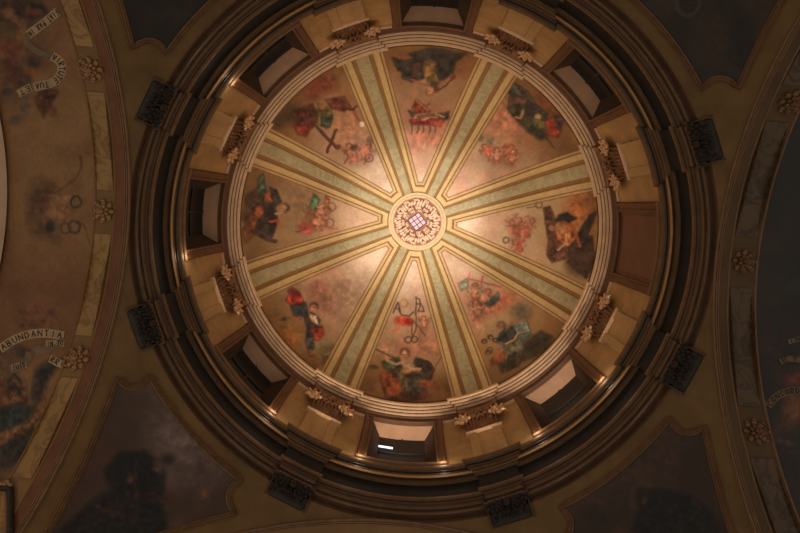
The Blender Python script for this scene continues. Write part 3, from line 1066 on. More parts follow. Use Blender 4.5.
# rose at the crown
cz = DOME_Z + DOME_R
ro = empty('ceiling_rose', Matrix.Translation((0, 0, cz)))
tag(ro, 'carved gilt leaf rose with a lattice centre at the crown of the dome', 'ceiling rose')
b = MB()
prof = []
for d, h in ((29.3, .0), (29, .045), (28.4, .05), (27, .05), (26.5, .09), (25, .11), (24, .09), (23.5, .0)):
    prof.append((d, h))
ph = np.linspace(0, 2 * math.pi, 96, endpoint=False)
b.grid(np.array([on_dome(np.full(96, d), ph, h) for d, h in prof]) - np.array([0, 0, cz]), cv=True)
b.build('rose_ring', M['pink'], ro)
b = MB()
b.grid(np.array([on_dome(np.full(96, d), ph, h) for d, h in ((24.5, .03), (16, .02), (4, .02))]) - np.array([0, 0, cz]), cv=True)
b.build('rose_ground', M['roseback'], ro)
b = MB()
pxm = cz / 533.
for n_, rad, sz, off in ((13, 18.6, 5.2, 0), (13, 21.6, 3.4, .5), (11, 14.0, 3.8, .25), (9, 10.8, 3.0, 0)):
    for i in range(n_):
        a = (i + off) / n_ * 2 * math.pi
        tw = a + .5 * math.sin(i * 5.1 + rad)
        ca, sa = math.cos(tw), math.sin(tw)
        R = np.array([[ca, -sa, 0], [sa, ca, 0], [0, 0, 1]])
        z = -.13 + .02 * math.sin(i * 2.4) - (rad * pxm)**2 / 10.6
        for j, da in enumerate((-.32, 0, .32)):
            q = np.array([rad * math.cos(a + da * sz / rad * 1.6), rad * math.sin(a + da * sz / rad * 1.6)]) * pxm
            b.ball((q[0], q[1], z - (.04 if j == 1 else 0)), (sz * (.62 + .12 * math.sin(i * 3.3)) * pxm, sz * .30 * pxm, .075), 8, 5, R)
b.build('leaf_wreath', M['rosecol'], ro)
b = MB()
a0 = math.radians(49)
Rz = np.array([[math.cos(a0), -math.sin(a0), 0], [math.sin(a0), math.cos(a0), 0], [0, 0, 1]])
hw = 6.6 * pxm
b.add(np.array([(-hw, -hw, -.06), (hw, -hw, -.06), (hw, hw, -.06), (-hw, hw, -.06), (-hw, -hw, -.02), (hw, -hw, -.02), (hw, hw, -.02), (-hw, hw, -.02)]) @ Rz.T,
      [(0, 1, 2, 3), (0, 4, 5, 1), (1, 5, 6, 2), (2, 6, 7, 3), (3, 7, 4, 0)])
b.build('lantern_pane', M['leadpane'], ro)
b = MB()
for s in np.linspace(-1, 1, 4):
    for fl in (0, 1):
        p0, p1 = ((s * hw, -hw, -.07), (s * hw, hw, -.07)) if fl else ((-hw, s * hw, -.07), (hw, s * hw, -.07))
        b.tube(np.array([p0, p1]) @ Rz.T, .014, 6)
b.build('lattice_bar', M['lead'], ro)


# ------------------------------------------------------------------ pilasters of the drum
def spiral(cx, cz, r0, turns, n=44, s=1, start=0.):
    t = np.linspace(0, 1, n)
    a = start + s * turns * 2 * math.pi * t
    r = r0 * (1 - .85 * t)
    return cx + r * np.cos(a), cz + r * np.sin(a)


def make_pilaster():
    """local frame: x along the wall, y out of the wall, z up; origin on the wall at the foot of the capital"""
    root = empty('pilaster')
    b = MB()
    b.box((0, .03, -.545), (.86, .10, 1.05))
    b.build('shaft', M['pil'], root)
    for s in (-1, 1):
        b = MB()
        b.box((s * .32, .10, -.545), (.22, .05, 1.05))
        b.build('shaft_fillet', M['pil'], root)
    b = MB()
    b.prism([(-.02, -.03), (.13, -.03), (.16, 0), (.16, .03), (.13, .06), (-.02, .06)], (0, 1, 0), (0, 0, 1), (1, 0, 0), -.50, .50)
    b.build('astragal', M['cornice'], root)
    cap = MB()
    zz = np.linspace(.06, .80, 9)
    rows = []
    for z in zz:
        t = (z - .06) / .74
        w = .40 + .10 * t**2
        dpt = .13 + .13 * t**2
        rows.append([(-w, -.02, z), (-w, dpt, z), (-w * .5, dpt + .03, z), (0, dpt + .04, z), (w * .5, dpt + .03, z), (w, dpt, z), (w, -.02, z)])
    cap.grid(np.array(rows))
    cap = cap.build('capital', M['darkgold'], root)
    lv = MB()
    for i in range(9):
        x = -.40 + .1 * i
        pth = [(x, .14, .06), (x * 1.03, .19, .18), (x * 1.06, .215, .30), (x * 1.08, .27, .36), (x * 1.08, .29, .33)]
        lv.tube(pth, [.035, .045, .042, .03, .012], 8, squash=.6, up=(1, 0, 0))
    lv.build('leaf_row', M['darkgold'], cap)
    for s in (-1, 1):
        v = MB()
        x, z = spiral(s * .47, .52, .17, 2.1, s=-s, start=math.pi / 2)
        y = .20 + .10 * np.linspace(0, 1, len(x))
        v.tube(np.stack([x, y, z], -1), np.linspace(.055, .03, len(x)), 8)
        v.ball((s * .47, .31, .52), (.045, .05, .045))
        for q in range(5):
            a = math.radians(-20 + 50 * q)
            v.tube([(s * (.50 + .10 * math.cos(a)), .22, .50 + .10 * math.sin(a)), (s * (.50 + .22 * math.cos(a)), .26, .50 + .22 * math.sin(a)),
                    (s * (.50 + .27 * math.cos(a)), .21, .50 + .27 * math.sin(a))], [.05, .05, .015], 7)
        v.build('volute', M['gold'], cap)
    g = MB()
    for i in range(11):
        t = -1 + .2 * i
        x, z = .33 * t, .46 + .16 * t * t
        g.ball((x, .26 + .02 * (i % 2), z), (.05, .05, .05))
        g.ball((x + .02, .25, z - .055 + .03 * (i % 3)), (.038, .04, .038))
    g.ball((0, .30, .62), (.11, .07, .09))
    for q in range(8):
        a = q * math.pi / 4
        g.ball((.11 * math.cos(a), .31, .62 + .09 * math.sin(a)), (.045, .04, .035))
    g.build('garland', M['darkgold'], cap)
    ab = MB()
    xs = np.linspace(-1, 1, 15)
    rows = []
    for z, e in ((.74, .0), (.78, .03), (.83, .03), (.86, .06)):
        fr = [(x * (.56 + e), .22 + e + .10 * abs(x)**2, z) for x in xs]
        rows.append([(-(.56 + e), -.02, z)] + fr + [((.56 + e), -.02, z)])
    ab.grid(np.array(rows), cap=True)
    ab.build('abacus', M['darkgold'], cap)
    return root


PIL = ['between the russet shuttered window and the lower right one', 'between the lower right window and the window with the bluish tube',
       'between the window with the bluish tube and the lower left window', 'between the lower left window and the leftmost window',
       'between the leftmost window and the upper left window', 'between the upper left window and the topmost window',
       'between the topmost window and the upper right window', 'between the upper right window and the russet shuttered window']
proto = None
for k in range(8):
    Mx = wall_frame(22.5 + 45 * k, RW, 13.94) @ Matrix.Diagonal((1, 1, 1.34, 1))
    if proto is None:
        proto = o = make_pilaster()
        o.matrix_world = Matrix.Translation((0, 0, ZC)) @ Mx
    else:
        o = copy_tree(proto, Mx)
    tag(o, 'drum pilaster ' + PIL[k], 'pilaster', 'pilasters of the drum')


# ------------------------------------------------------------------ dark carved corbels under the lower cornice
def make_corbel():
    root = empty('carved_corbel')
    b = MB()
    prof = [(.20, .02), (.21, -.06), (.16, -.13), (.06, -.20), (-.02, -.29), (-.06, -.38), (-.14, -.46), (-.26, -.52), (-.36, -.54), (-.42, -.50), (-.40, -.2), (-.2, .02)]
    b.prism(prof, (0, 1, 0), (0, 0, 1), (1, 0, 0), -.40, .40)
    b.build('console', M['corbel'], root)
    b = MB()
    rg = np.random.RandomState(3)
    for row, (y, z, n_) in enumerate(((.19, -.07, 7), (.11, -.17, 6), (.02, -.28, 7), (-.04, -.39, 5), (-.16, -.48, 6))):
        for i in range(n_):
            x = -.36 + .72 * (i + .5) / n_ + rg.uniform(-.03, .03)
            a_ = rg.uniform(-.9, .9)
            R = np.array([[math.cos(a_), 0, -math.sin(a_)], [0, 1, 0], [math.sin(a_), 0, math.cos(a_)]])
            b.ball((x, y, z + rg.uniform(-.02, .02)), (rg.uniform(.025, .05), rg.uniform(.05, .09), rg.uniform(.06, .10)), 7, 5, R)
            b.tube([(x, y, z + .05), (x + .03 * a_, y + .07, z), (x + .05 * a_, y + .06, z - .07), (x + .05 * a_, y + .01, z - .09)], [.02, .03, .025, .01], 6)
    b.ball((0, .16, -.2), (.10, .10, .13))
    b.ball((0, .24, -.18), (.03, .04, .05))
    b.build('leaf_row', M['corbel'], root)
    for s in (-1, 1):
        b = MB()
        y, z = spiral(.10, -.12, .13, 1.8)
        b.tube(np.stack([np.full(len(y), s * .42), y, z], -1), np.linspace(.05, .025, len(y)), 8)
        y, z = spiral(-.24, -.44, .10, 1.6)
        b.tube(np.stack([np.full(len(y), s * .40), y, z], -1), np.linspace(.04, .02, len(y)), 8)
        b.build('volute', M['corbel'], root)
        b = MB()
        b.prism([(.10, .0), (.05, -.2), (-.12, -.42), (-.30, -.56), (-.40, -.56), (-.40, 0)], (0, 1, 0), (0, 0, 1), (1, 0, 0), min(s * .44, s * .48), max(s * .44, s * .48))
        b.build('side_strip', M['wood'], root)
    b = MB()
    b.box((0, .0, .02), (1.02, .44, .05))
    b.build('top_slab', M['wood'], root)
    return root


COR = {0: 'at lower right, above the haloed painting', 1: 'at the lower edge, right of the bluish tube window',
       2: 'at the lower edge, left of the bluish tube window', 3: 'in the lower left, above the purple grey painting',
       4: 'in the upper left, beside the highest rosette of the left arch', 7: 'in the upper right, below the painting with a roundel'}
proto = None
for k, t in COR.items():
    Mx = wall_frame(22.5 + 45 * k, 5.93, 10.985) @ Matrix.Diagonal((.96, .56, .66, 1))
    if proto is None:
        proto = o = make_corbel()
        o.matrix_world = Matrix.Translation((0, 0, ZC)) @ Mx
    else:
        o = copy_tree(proto, Mx)
    tag(o, 'dark carved corbel ' + t, 'corbel', 'corbels under the lower cornice')


# ------------------------------------------------------------------ rosettes and marble panels of the two arches
def barrel_frame(px, py):
    P = on_barrel(np.array([px]), np.array([py]))[0]
    n = np.array([0, -P[1], -(P[2] - H0)])
    n /= np.linalg.norm(n)
    x = np.array([1., 0, 0])
    y = np.cross(n, x)
    Mx = Matrix.Identity(4)
    for i in range(3):
        Mx[i][0], Mx[i][1], Mx[i][2], Mx[i][3] = x[i], y[i], n[i], P[i]
    return Mx


def make_rosette(mat):
    root = empty('rosette')
    b = MB()
    for n_, rad, sz, h, off in ((8, .155, .085, .03, 0), (8, .09, .06, .075, .5)):
        for i in range(n_):
            a = (i + off) / n_ * 2 * math.pi
            ca, sa = math.cos(a), math.sin(a)
            R = np.array([[ca, -sa, 0], [sa, ca, 0], [0, 0, 1]])
            b.ball((rad * ca, rad * sa, h), (sz, sz * .62, .035), 8, 5, R)
            b.ball(((rad + sz * .75) * ca, (rad + sz * .75) * sa, h + .03), (sz * .3, sz * .5, .025), 6, 4, R)
    b.build('petals', mat, root)
    b = MB()
    b.ball((0, 0, .10), (.055, .055, .06))
    for i in range(6):
        a = i * math.pi / 3
        b.ball((.05 * math.cos(a), .05 * math.sin(a), .12), (.025, .025, .03), 6, 4)
    b.build('boss', mat, root)
    b = MB()
    ph = np.linspace(0, 2 * math.pi, 32, endpoint=False)
    b.grid(np.array([[(r * math.cos(a), r * math.sin(a), z) for a in ph] for r, z in ((.20, -.03), (.20, .012), (.17, .02), (.005, .02))]), cv=True)
    b.build('back_disc', M['soffit2'], root)
    return root


ros = {}
for (px, py), side, t in (((92, 69), 'l', 'the highest of three on the left arch'), ((104, 211), 'l', 'the middle of three on the left arch'),
                          ((78, 359), 'l', 'the lowest of three on the left arch'), ((791, 102), 'r', 'the highest of three on the right arch'),
                          ((743, 261), 'r', 'the middle of three on the right arch'), ((755, 432), 'r', 'the lowest of three on the right arch')):
    Mx = barrel_frame(px, py)
    if side not in ros:
        ros[side] = o = make_rosette(M['rosette'] if side == 'l' else M['darkgold'])
        o.matrix_world = Matrix.Translation((0, 0, ZC)) @ Mx
    else:
        o = copy_tree(ros[side], Mx)
    tag(o, ('gilt' if side == 'l' else 'tarnished') + ' carved rosette, ' + t, 'rosette', 'rosettes of the arches')


def ang_at(px, py):
    P = on_barrel(np.array([px], float), np.array([py], float))[0]
    return math.degrees(math.atan2(P[2] - H0, P[1]))


def marble_panel(x0, x1, p0, p1, mat, label):
    t0, t1 = sorted((ang_at(*p0), ang_at(*p1)))
    th = np.radians(np.linspace(t0, t1, 30))
    b = MB()
    rows = []
    for x, h in ((x0, -.01), (x0, .012), (x0 + (x1 - x0) * .1, .02), (x1 - (x1 - x0) * .1, .02), (x1, .012), (x1, -.01)):
        r = A - h
        rows.append([(x, r * math.cos(t), H0 + r * math.sin(t)) for t in th])
    b.grid(np.array(rows), cap=True)
    tag(b.build('marble_panel', mat), label, 'marble panel', 'marbled panels of the arches')


for p0, p1, t in (((60, -30), (86, 46), 'above the highest rosette of the left arch'), ((98, 92), (105, 190), 'between the highest and middle rosettes of the left arch'),
                  ((104, 234), (88, 336), 'between the middle and lowest rosettes of the left arch'), ((72, 378), (20, 478), 'below the lowest rosette of the left arch')):
    marble_panel(-6.32, -6.66, p0, p1, M['marble'], 'yellow marbled strip ' + t)
for p0, p1, t in (((800, 85), (830, 20), 'above the highest rosette of the right arch'), ((783, 122), (745, 236), 'between the highest and middle rosettes of the right arch'),
                  ((742, 288), (748, 406), 'between the middle and lowest rosettes of the right arch'), ((758, 458), (800, 570), 'below the lowest rosette of the right arch')):
    marble_panel(6.30, 6.72, p0, p1, M['marble2'], 'shade-toned brown marbled strip ' + t)


# ------------------------------------------------------------------ pendentive paintings
def pend_art(k):
    def f(p):
        if k == 1:      # lower left, purple grey
            p.c[:] = (80, 60, 48)
            p.cloud((118, 96, 90), 46, .40, .66, 3, np.clip(1 - np.abs(p.x0 - 175) / 90, 0, 1), .9)
            p.cloud((120, 100, 98), 14, .5, .8, 4, np.clip(1 - np.hypot(p.x0 - 190, p.y0 - 455) / 60, 0, 1), .8)
            p.E(188, 448, 30, 20, (140, 118, 110), 40, .5, .9)
            p.E(158, 425, 12, 24, (120, 96, 84), -10, .45, .9)
            p.cloud((160, 142, 134), 7, .55, .8, 12, np.clip(1 - np.hypot(p.x0 - 195, p.y0 - 448) / 45, 0, 1), .8)
            p.cloud((92, 60, 44), 30, .5, .7, 6, None, .6)
            p.P([(106, 470), (120, 455), (146, 453), (158, 462), (164, 478), (160, 500), (168, 533), (90, 560), (50, 540), (96, 500), (112, 490)], (34, 31, 30), .95, 4)
            p.E(128, 468, 18, 14, (34, 32, 32), 0, .9)
            p.E(150, 497, 20, 4, (78, 44, 36), 10, .7)
            p.E(110, 512, 16, 4, (80, 46, 36), 20, .6)
            p.L([(136, 458), (136, 478)], 2, (80, 68, 56), .6)
            p.E(157, 466, 5, 6, (112, 78, 58), 30, .8)
            p.E(168, 460, 7, 6, (50, 42, 36), 0, .9)
            p.E(160, 471, 5, 3, (88, 76, 66), 30, .6)
            p.ring(168, 459, 6, 2.4, (92, 76, 62), .7)
            p.E(130, 478, 4, 5, (116, 76, 54), 0, .7)
            p.E(206, 498, 7, 9, (96, 70, 54), 0, .7, .6)
            p.E(205, 492, 4, 4, (128, 92, 66), 0, .6)
            p.E(94, 520, 14, 8, (46, 40, 36), -30, .8)
        elif k == 0:    # lower right, haloed
            p.c[:] = (62, 46, 37)
            p.cloud((84, 60, 48), 40, .45, .7, 5, None, .8)
            p.E(640, 470, 60, 14, (86, 64, 50), -35, .5, .8)
            p.ring(644, 497, 13, 5, (88, 66, 46), .5)
            p.P([(640, 492), (660, 490), (690, 496), (710, 512), (728, 560), (600, 560), (634, 530), (640, 510)], (32, 30, 29), .95, 4)
            p.E(644, 494, 6, 6, (44, 36, 32), 0, .95)
            p.E(644, 500, 3.4, 4, (92, 66, 50), 0, .6)
            p.L([(692, 500), (702, 508), (690, 520)], 3, (66, 56, 48), .6)
            p.E(596, 515, 18, 8, (44, 36, 31), 20, .7, .6)
            p.E(668, 462, 10, 4, (98, 60, 50), 25, .5, .6)
            p.E(628, 536, 12, 5, (90, 58, 44), 0, .5)
        elif k == 2:    # upper left, almost black
            p.c[:] = (42, 36, 31)
            p.cloud((56, 46, 40), 40, .45, .75, 6, None, .8)
            p.E(180, 20, 24, 10, (62, 50, 42), 20, .5, .7)
        else:           # upper right, roundel
            p.c[:] = (46, 39, 33)
            p.cloud((72, 54, 42), 36, .45, .7, 7, None, .8)
            p.ring(688, 4, 11, 4, (88, 70, 52), .7)
            p.E(688, 2, 7, 7, (38, 36, 34), 0, .9)
            p.E(712, 36, 16, 20, (74, 52, 40), 0, .6, .7)
            p.E(740, 40, 12, 30, (36, 34, 33), 0, .7)
    return f


DR = 313.0       # slope distance of the painted field from the dome axis
INSET = .30
CUT = 47.0
_dg = np.arange(DR, 620, .5)


def sphere_rz(d):
    P = on_sphere(d, np.zeros_like(np.asarray(d, float)))
    return P[..., 0], P[..., 2]


def az_edge(d):
    r, z = sphere_rz(d)
    return np.arccos(np.clip((A - INSET) / r, -1, 1))


A_C = float(az_edge(np.array([DR]))[0])


C_PT = DR * np.array([math.cos(A_C), math.sin(A_C)])
_e = az_edge(_dg)
_ep = np.stack([_dg * np.cos(_e), _dg * np.sin(_e)], -1)
_i0 = int(np.argmin(np.abs(np.hypot(*(_ep - C_PT).T) - CUT)))
Q0, D_Q0 = _ep[_i0], _dg[_i0]
A_Q1 = A_C + 2 * math.asin(CUT / 2 / DR)
Q1 = DR * np.array([math.cos(A_Q1), math.sin(A_Q1)])
_half, SAG = np.hypot(*(Q1 - Q0)) / 2, 9.5
R_BITE = (_half**2 + SAG**2) / (2 * SAG)
_mid = (Q0 + Q1) / 2
C_BITE = _mid + (C_PT - _mid) / np.hypot(*(C_PT - _mid)) * (R_BITE - SAG)
D_B, A_B = math.hypot(*C_BITE), math.atan2(C_BITE[1], C_BITE[0])


def az_limit(d):
    """azimuth (from the arch side) where the painted field begins, with its corner bitten off by a small arc"""
    e = az_edge(d)
    cosv = (d**2 + D_B**2 - R_BITE**2) / (2 * d * D_B)
    bite = np.where(np.abs(cosv) <= 1, A_B + np.arccos(np.clip(cosv, -1, 1)), -9)
    return np.maximum(e, bite)


PLAB = ['dark painting of a black robed haloed saint in the lower right pendentive', 'purple grey painting of a black robed man in the lower left pendentive',
        'nearly black painting in the upper left pendentive', 'dark painting with a faint roundel in the upper right pendentive']
for k in range(4):
    c = k * math.pi / 2
    d = np.linspace(DR, 600, 180)
    lim = az_limit(d)
    keep = lim < math.pi / 4 - .02
    d, lim = d[keep], lim[keep]
    s = np.linspace(0, 1, 120)
    AZ = c + lim[:, None] + (math.pi / 2 - 2 * lim)[:, None] * s
    Dm = d[:, None] + 0 * s
    P = on_sphere(Dm * np.cos(AZ), Dm * np.sin(AZ), .02)
    x, y = project(P)
    p = Paint(x.ravel(), y.ravel(), (50, 40, 34), 2.0)
    pend_art(k)(p)
    root = empty('pendentive_painting')
    tag(root, PLAB[k], 'painting', 'pendentive paintings')
    pivot = P[60, 60].copy()
    root.location = pivot + np.array([0, 0, ZC])
    b = MB()
    b.grid(P - pivot)
    b.build('painting', M['oil'], root, col=p.out(.06))
    # outline: arch side up, bitten corner, ring side, bitten corner, arch side down
    dl = np.concatenate([np.linspace(596, D_Q0, 90)])
    left = [(q * math.cos(t), q * math.sin(t)) for q, t in zip(dl, az_edge(dl))]
    q0, q1, C, aring = np.array(left[-1]), Q1, C_BITE, A_Q1
    t0, t1 = math.atan2(*(q0 - C)[::-1]), math.atan2(*(q1 - C)[::-1])
    tm = math.atan2(*(_mid - C_PT)[::-1])
    wrap = lambda t: tm + (t - tm + math.pi) % (2 * math.pi) - math.pi
    arc = [tuple(C + R_BITE * np.array([math.cos(t), math.sin(t)])) for t in np.linspace(wrap(t0), wrap(t1), 16)[1:]]
    ringp = [(DR * math.cos(t), DR * math.sin(t)) for t in np.linspace(aring, math.pi / 2 - aring, 50)[1:-1]]
    mir = lambda L: [(v, u) for u, v in L][::-1]
    path = np.array(left + arc + ringp + mir(arc) + mir(left))
    T = np.gradient(path, axis=0)
    T /= np.linalg.norm(T, axis=1)[:, None]
    N = np.stack([-T[:, 1], T[:, 0]], -1)
    # orient the normal away from the painted field
    cen = np.array([430, 430.])
    if np.mean(((cen - path) * N).sum(1)) > 0:
        N = -N
    ro_, co_ = math.cos(c), math.sin(c)
    for nm, prof, mt in (('frame', [(-1.0, 0), (-.6, .05), (.4, .06), (1.0, .035), (1.6, .035), (2.2, .06), (2.9, .055), (3.4, .03), (4.2, .03), (4.8, .055), (5.6, .04), (6.0, -.005)], M['bead']),):
        rows = []
        for o_, h in prof:
            q = path + N * o_
            rows.append(on_sphere(q[:, 0] * ro_ - q[:, 1] * co_, q[:, 0] * co_ + q[:, 1] * ro_, h) - pivot)
        b = MB()
        b.grid(np.array(rows))
        b.build(nm, mt, root)


# ------------------------------------------------------------------ lettering
GLY = {'A': [[(0, 0), (.5, 1), (1, 0)], [(.2, .4), (.8, .4)]], 'B': [[(0, 0), (0, 1), (.7, .95), (.75, .6), (0, .52), (.85, .4), (.85, .08), (0, 0)]],
       'C': [[(1, .85), (.6, 1), (.1, .75), (.1, .25), (.6, 0), (1, .15)]], 'D': [[(0, 0), (0, 1), (.6, .95), (.95, .5), (.6, .05), (0, 0)]],
       'E': [[(.9, 1), (0, 1), (0, 0), (.9, 0)], [(0, .5), (.7, .5)]], 'F': [[(.9, 1), (0, 1), (0, 0)], [(0, .5), (.7, .5)]],
       'I': [[(.5, 0), (.5, 1)]], 'N': [[(0, 0), (0, 1), (1, 0), (1, 1)]], 'O': [[(.5, 0), (.05, .3), (.05, .7), (.5, 1), (.95, .7), (.95, .3), (.5, 0)]],
       'P': [[(0, 0), (0, 1), (.8, .95), (.85, .6), (0, .5)]], 'R': [[(0, 0), (0, 1), (.8, .95), (.85, .6), (0, .5), (.9, 0)]],
       'S': [[(.9, .85), (.5, 1), (.1, .8), (.2, .55), (.8, .45), (.9, .2), (.5, 0), (.05, .15)]], 'T': [[(0, 1), (1, 1)], [(.5, 1), (.5, 0)]],
       'U': [[(0, 1), (0, .25), (.5, 0), (1, .25), (1, 1)]], 'V': [[(0, 1), (.5, 0), (1, 1)]], 'X': [[(0, 0), (1, 1)], [(0, 1), (1, 0)]]}


def resample(path, step=.8):
    p = np.asarray(path, float)
    # smooth the corners
    for _ in range(3):
        q = [p[0]]
        for i in range(len(p) - 1):
            q += [p[i] * .75 + p[i + 1] * .25, p[i] * .25 + p[i + 1] * .75]
        p = np.array(q + [p[-1]])
    s = np.concatenate([[0], np.cumsum(np.hypot(*np.diff(p, axis=0).T))])
    n = max(3, int(s[-1] / step) + 1)
    t = np.linspace(0, s[-1], n)
    return np.stack([np.interp(t, s, p[:, 0]), np.interp(t, s, p[:, 1])], -1), s[-1]


def banner(path, wid, parent, pivot, mat, text=None, tw=None, ink=None, rad=A):
    """a painted scroll along a path on the vault (its middle line), with lettering reading along the path"""
    c, L = resample(path)
    T = np.gradient(c, axis=0)
    T /= np.linalg.norm(T, axis=1)[:, None]
    U = np.stack([T[:, 1], -T[:, 0]], -1)
    b = MB()
    rows = []
    for f in np.linspace(-.5, .5, 5):
        q = c + U * wid * f
        rows.append(on_barrel(q[:, 0], q[:, 1], .012 if abs(f) < .5 else .006, rad) - pivot)
    b.grid(np.array(rows))
    sc_ = b.build('painted_scroll', mat, parent)
    if text:
        n = len(text)
        pitch = L / (n + .3)
        cw = pitch * .62
        hgt = wid * .66
        b = MB()
        sg = np.linspace(0, L, len(c))
        for i, ch in enumerate(text):
            if ch not in GLY:
                continue
            for st in GLY[ch]:
                st = np.array(st)
                fine = []
                for j in range(len(st) - 1):
                    fine += [st[j] + (st[j + 1] - st[j]) * t for t in np.linspace(0, 1, 4)[:-1]]
                fine = np.array(fine + [st[-1]])
                s = (i + .3) * pitch + fine[:, 0] * cw
                v = (fine[:, 1] - .5) * hgt
                pc = np.stack([np.interp(s, sg, c[:, 0]), np.interp(s, sg, c[:, 1])], -1)
                un = np.stack([np.interp(s, sg, U[:, 0]), np.interp(s, sg, U[:, 1])], -1)
                q = pc + un * v[:, None]
                P = on_barrel(q[:, 0], q[:, 1], .016, rad)
                b.tube(P - pivot, (tw or .9) * .5 * 10.5 / 533, 5)
        b.build('lettering', ink or M['ink'], sc_)


# ------------------------------------------------------------------ left vault painting
def left_art(p):
    p.c[:] = (168, 126, 82)
    p.cloud((134, 94, 60), 70, .42, .68, 1, None, .8)
    p.cloud((168, 130, 80), 40, .5, .72, 2, None, .6)
    p.mix(np.clip((p.y0 - 230) / 60, 0, 1) * np.clip((400 - p.y0) / 60, 0, 1) * .5, (128, 82, 54))
    # upper group
    p.cloud((92, 66, 50), 26, .4, .62, 3, np.clip((60 - p.x0) / 40, 0, 1) * np.clip((120 - p.y0) / 40, 0, 1), .9)
    p.P([(0, 0), (40, 0), (48, 14), (28, 24), (18, 16), (0, 20)], (84, 60, 48), .85, 3)
    p.E(8, 12, 6, 6, (150, 104, 74), 0, .7)
    p.E(16, 20, 12, 4, (142, 104, 74), 30, .7)
    p.E(33, 13, 4, 4, (146, 66, 44), 0, .6)
    p.E(12, 48, 14, 12, (140, 80, 52), 0, .8)
    p.E(20, 36, 8, 8, (146, 112, 62), 0, .7)
    p.E(10, 66, 10, 8, (112, 62, 48), 20, .8)
    p.E(30, 72, 6, 5, (174, 104, 54), 0, .8)
    p.E(34, 62, 6, 5, (82, 60, 54), 0, .8)
    p.E(24, 80, 8, 6, (96, 66, 54), 0, .8)
    p.E(14, 78, 6, 4, (120, 66, 54), -30, .7)
    p.P([(38, 92), (48, 88), (58, 92), (50, 104), (44, 116), (36, 104)], (110, 66, 46), .85, 2)
    p.E(52, 110, 5, 7, (120, 74, 56), -30, .7)
    p.E(26, 104, 5, 9, (116, 102, 86), 10, .7)
    p.E(16, 120, 8, 5, (104, 92, 76), -20, .6)
    p.E(8, 92, 5, 4, (70, 62, 58), 0, .8)
    p.E(2, 30, 8, 10, (112, 88, 52), 0, .6)
    # middle group
    p.L([(80, 156), (82, 168), (74, 180), (60, 190), (50, 196)], 2.6, (112, 66, 46), .7, w1=1.5)
    p.E(38, 205, 11, 24, (104, 76, 56), 5, .85, .5)
    p.E(50, 190, 6, 10, (116, 76, 56), 20, .6)
    p.E(46, 232, 16, 9, (108, 80, 54), 30, .6, .6)
    keep = p.c.copy()
    cherub(p, 58, 204, 8, 60, (130, 84, 60))
    cherub(p, 52, 214, 7, 100, (128, 82, 58))
    p.c = keep * .5 + p.c * .5 * np.array([.8, .76, .74])
    p.ring(76, 202, 5.4, 2.4, (52, 50, 46), .85)
    p.ring(74, 227, 6, 2.4, (74, 56, 42), .8)
    p.ring(66, 228, 5, 2, (84, 62, 44), .7)
    p.E(50, 226, 5, 6, (48, 50, 48), 0, .85)
    p.L([(78, 220), (86, 228), (90, 244)], 1.6, (104, 66, 46), .7)
    # lower group
    p.E(36, 316, 18, 9, (120, 76, 54), 0, .6, .6)
    for i in range(9):
        p.E(22 + 5 * i % 40, 312 + 7 * (i % 3), 4, 3, (136, 86, 60) if i % 2 else (92, 60, 46), 0, .6)
    p.E(0, 362, 16, 18, (100, 74, 54), 0, .8, .5)
    p.E(22, 352, 10, 6, (64, 56, 48), 20, .8)
    p.P([(0, 385), (14, 376), (26, 384), (28, 402), (10, 412), (0, 408)], (112, 72, 48), .8, 3)
    p.L([(8, 384), (14, 374), (22, 384)], 3, (64, 58, 46), .8)
    p.E(15, 393, 7, 7, (64, 50, 38))
    p.E(14, 397, 4.5, 6, (150, 98, 70), -10)
    p.E(12.5, 396, 1, .8, (70, 44, 34))
    p.E(16, 395.5, 1, .8, (70, 44, 34))
    p.E(14.5, 400.5, 1.6, .7, (110, 52, 42))
    p.P([(0, 410), (18, 404), (36, 408), (24, 424), (0, 432)], (46, 56, 52), .9, 3)
    p.P([(36, 372), (46, 362), (62, 360), (50, 376), (42, 396), (46, 410), (38, 416), (32, 398)], (56, 50, 46), .9, 3)
    p.P([(0, 432), (26, 424), (44, 398), (48, 406), (34, 432), (0, 448)], (126, 86, 56), .85, 2)
    p.P([(0, 448), (36, 430), (38, 444), (18, 462), (0, 470)], (48, 46, 42), .9, 4)
    p.E(6, 470, 16, 8, (84, 62, 48), -20, .7)
    p.E(48, 395, 8, 20, (150, 96, 58), 30, .4, .7)


def right_art(p):
    p.c[:] = (48, 43, 38)
    p.cloud((62, 52, 42), 50, .42, .7, 1, None, .8)
    p.mix(np.clip((p.y0 - 300) / 60, 0, 1) * .5, (66, 48, 38))
    p.E(775, 350, 16, 14, (62, 42, 38), 0, .7, .6)
    p.E(796, 378, 14, 7, (126, 62, 48), -15, .8)
    p.E(794, 408, 10, 16, (134, 84, 52), 10, .85, .5)
    p.E(782, 426, 8, 12, (84, 56, 44), 10, .7)
    p.E(790, 360, 16, 6, (40, 38, 36), 0, .8)
    p.E(760, 392, 12, 30, (34, 34, 33), -10, .7, .6)
    p.E(790, 455, 16, 12, (52, 42, 38), 0, .8, .6)
    p.E(784, 442, 10, 3, (112, 80, 62), 15, .6)
    p.E(790, 282, 16, 10, (58, 54, 44), 0, .5, .7)
    p.E(778, 470, 8, 16, (40, 40, 36), 20, .7)


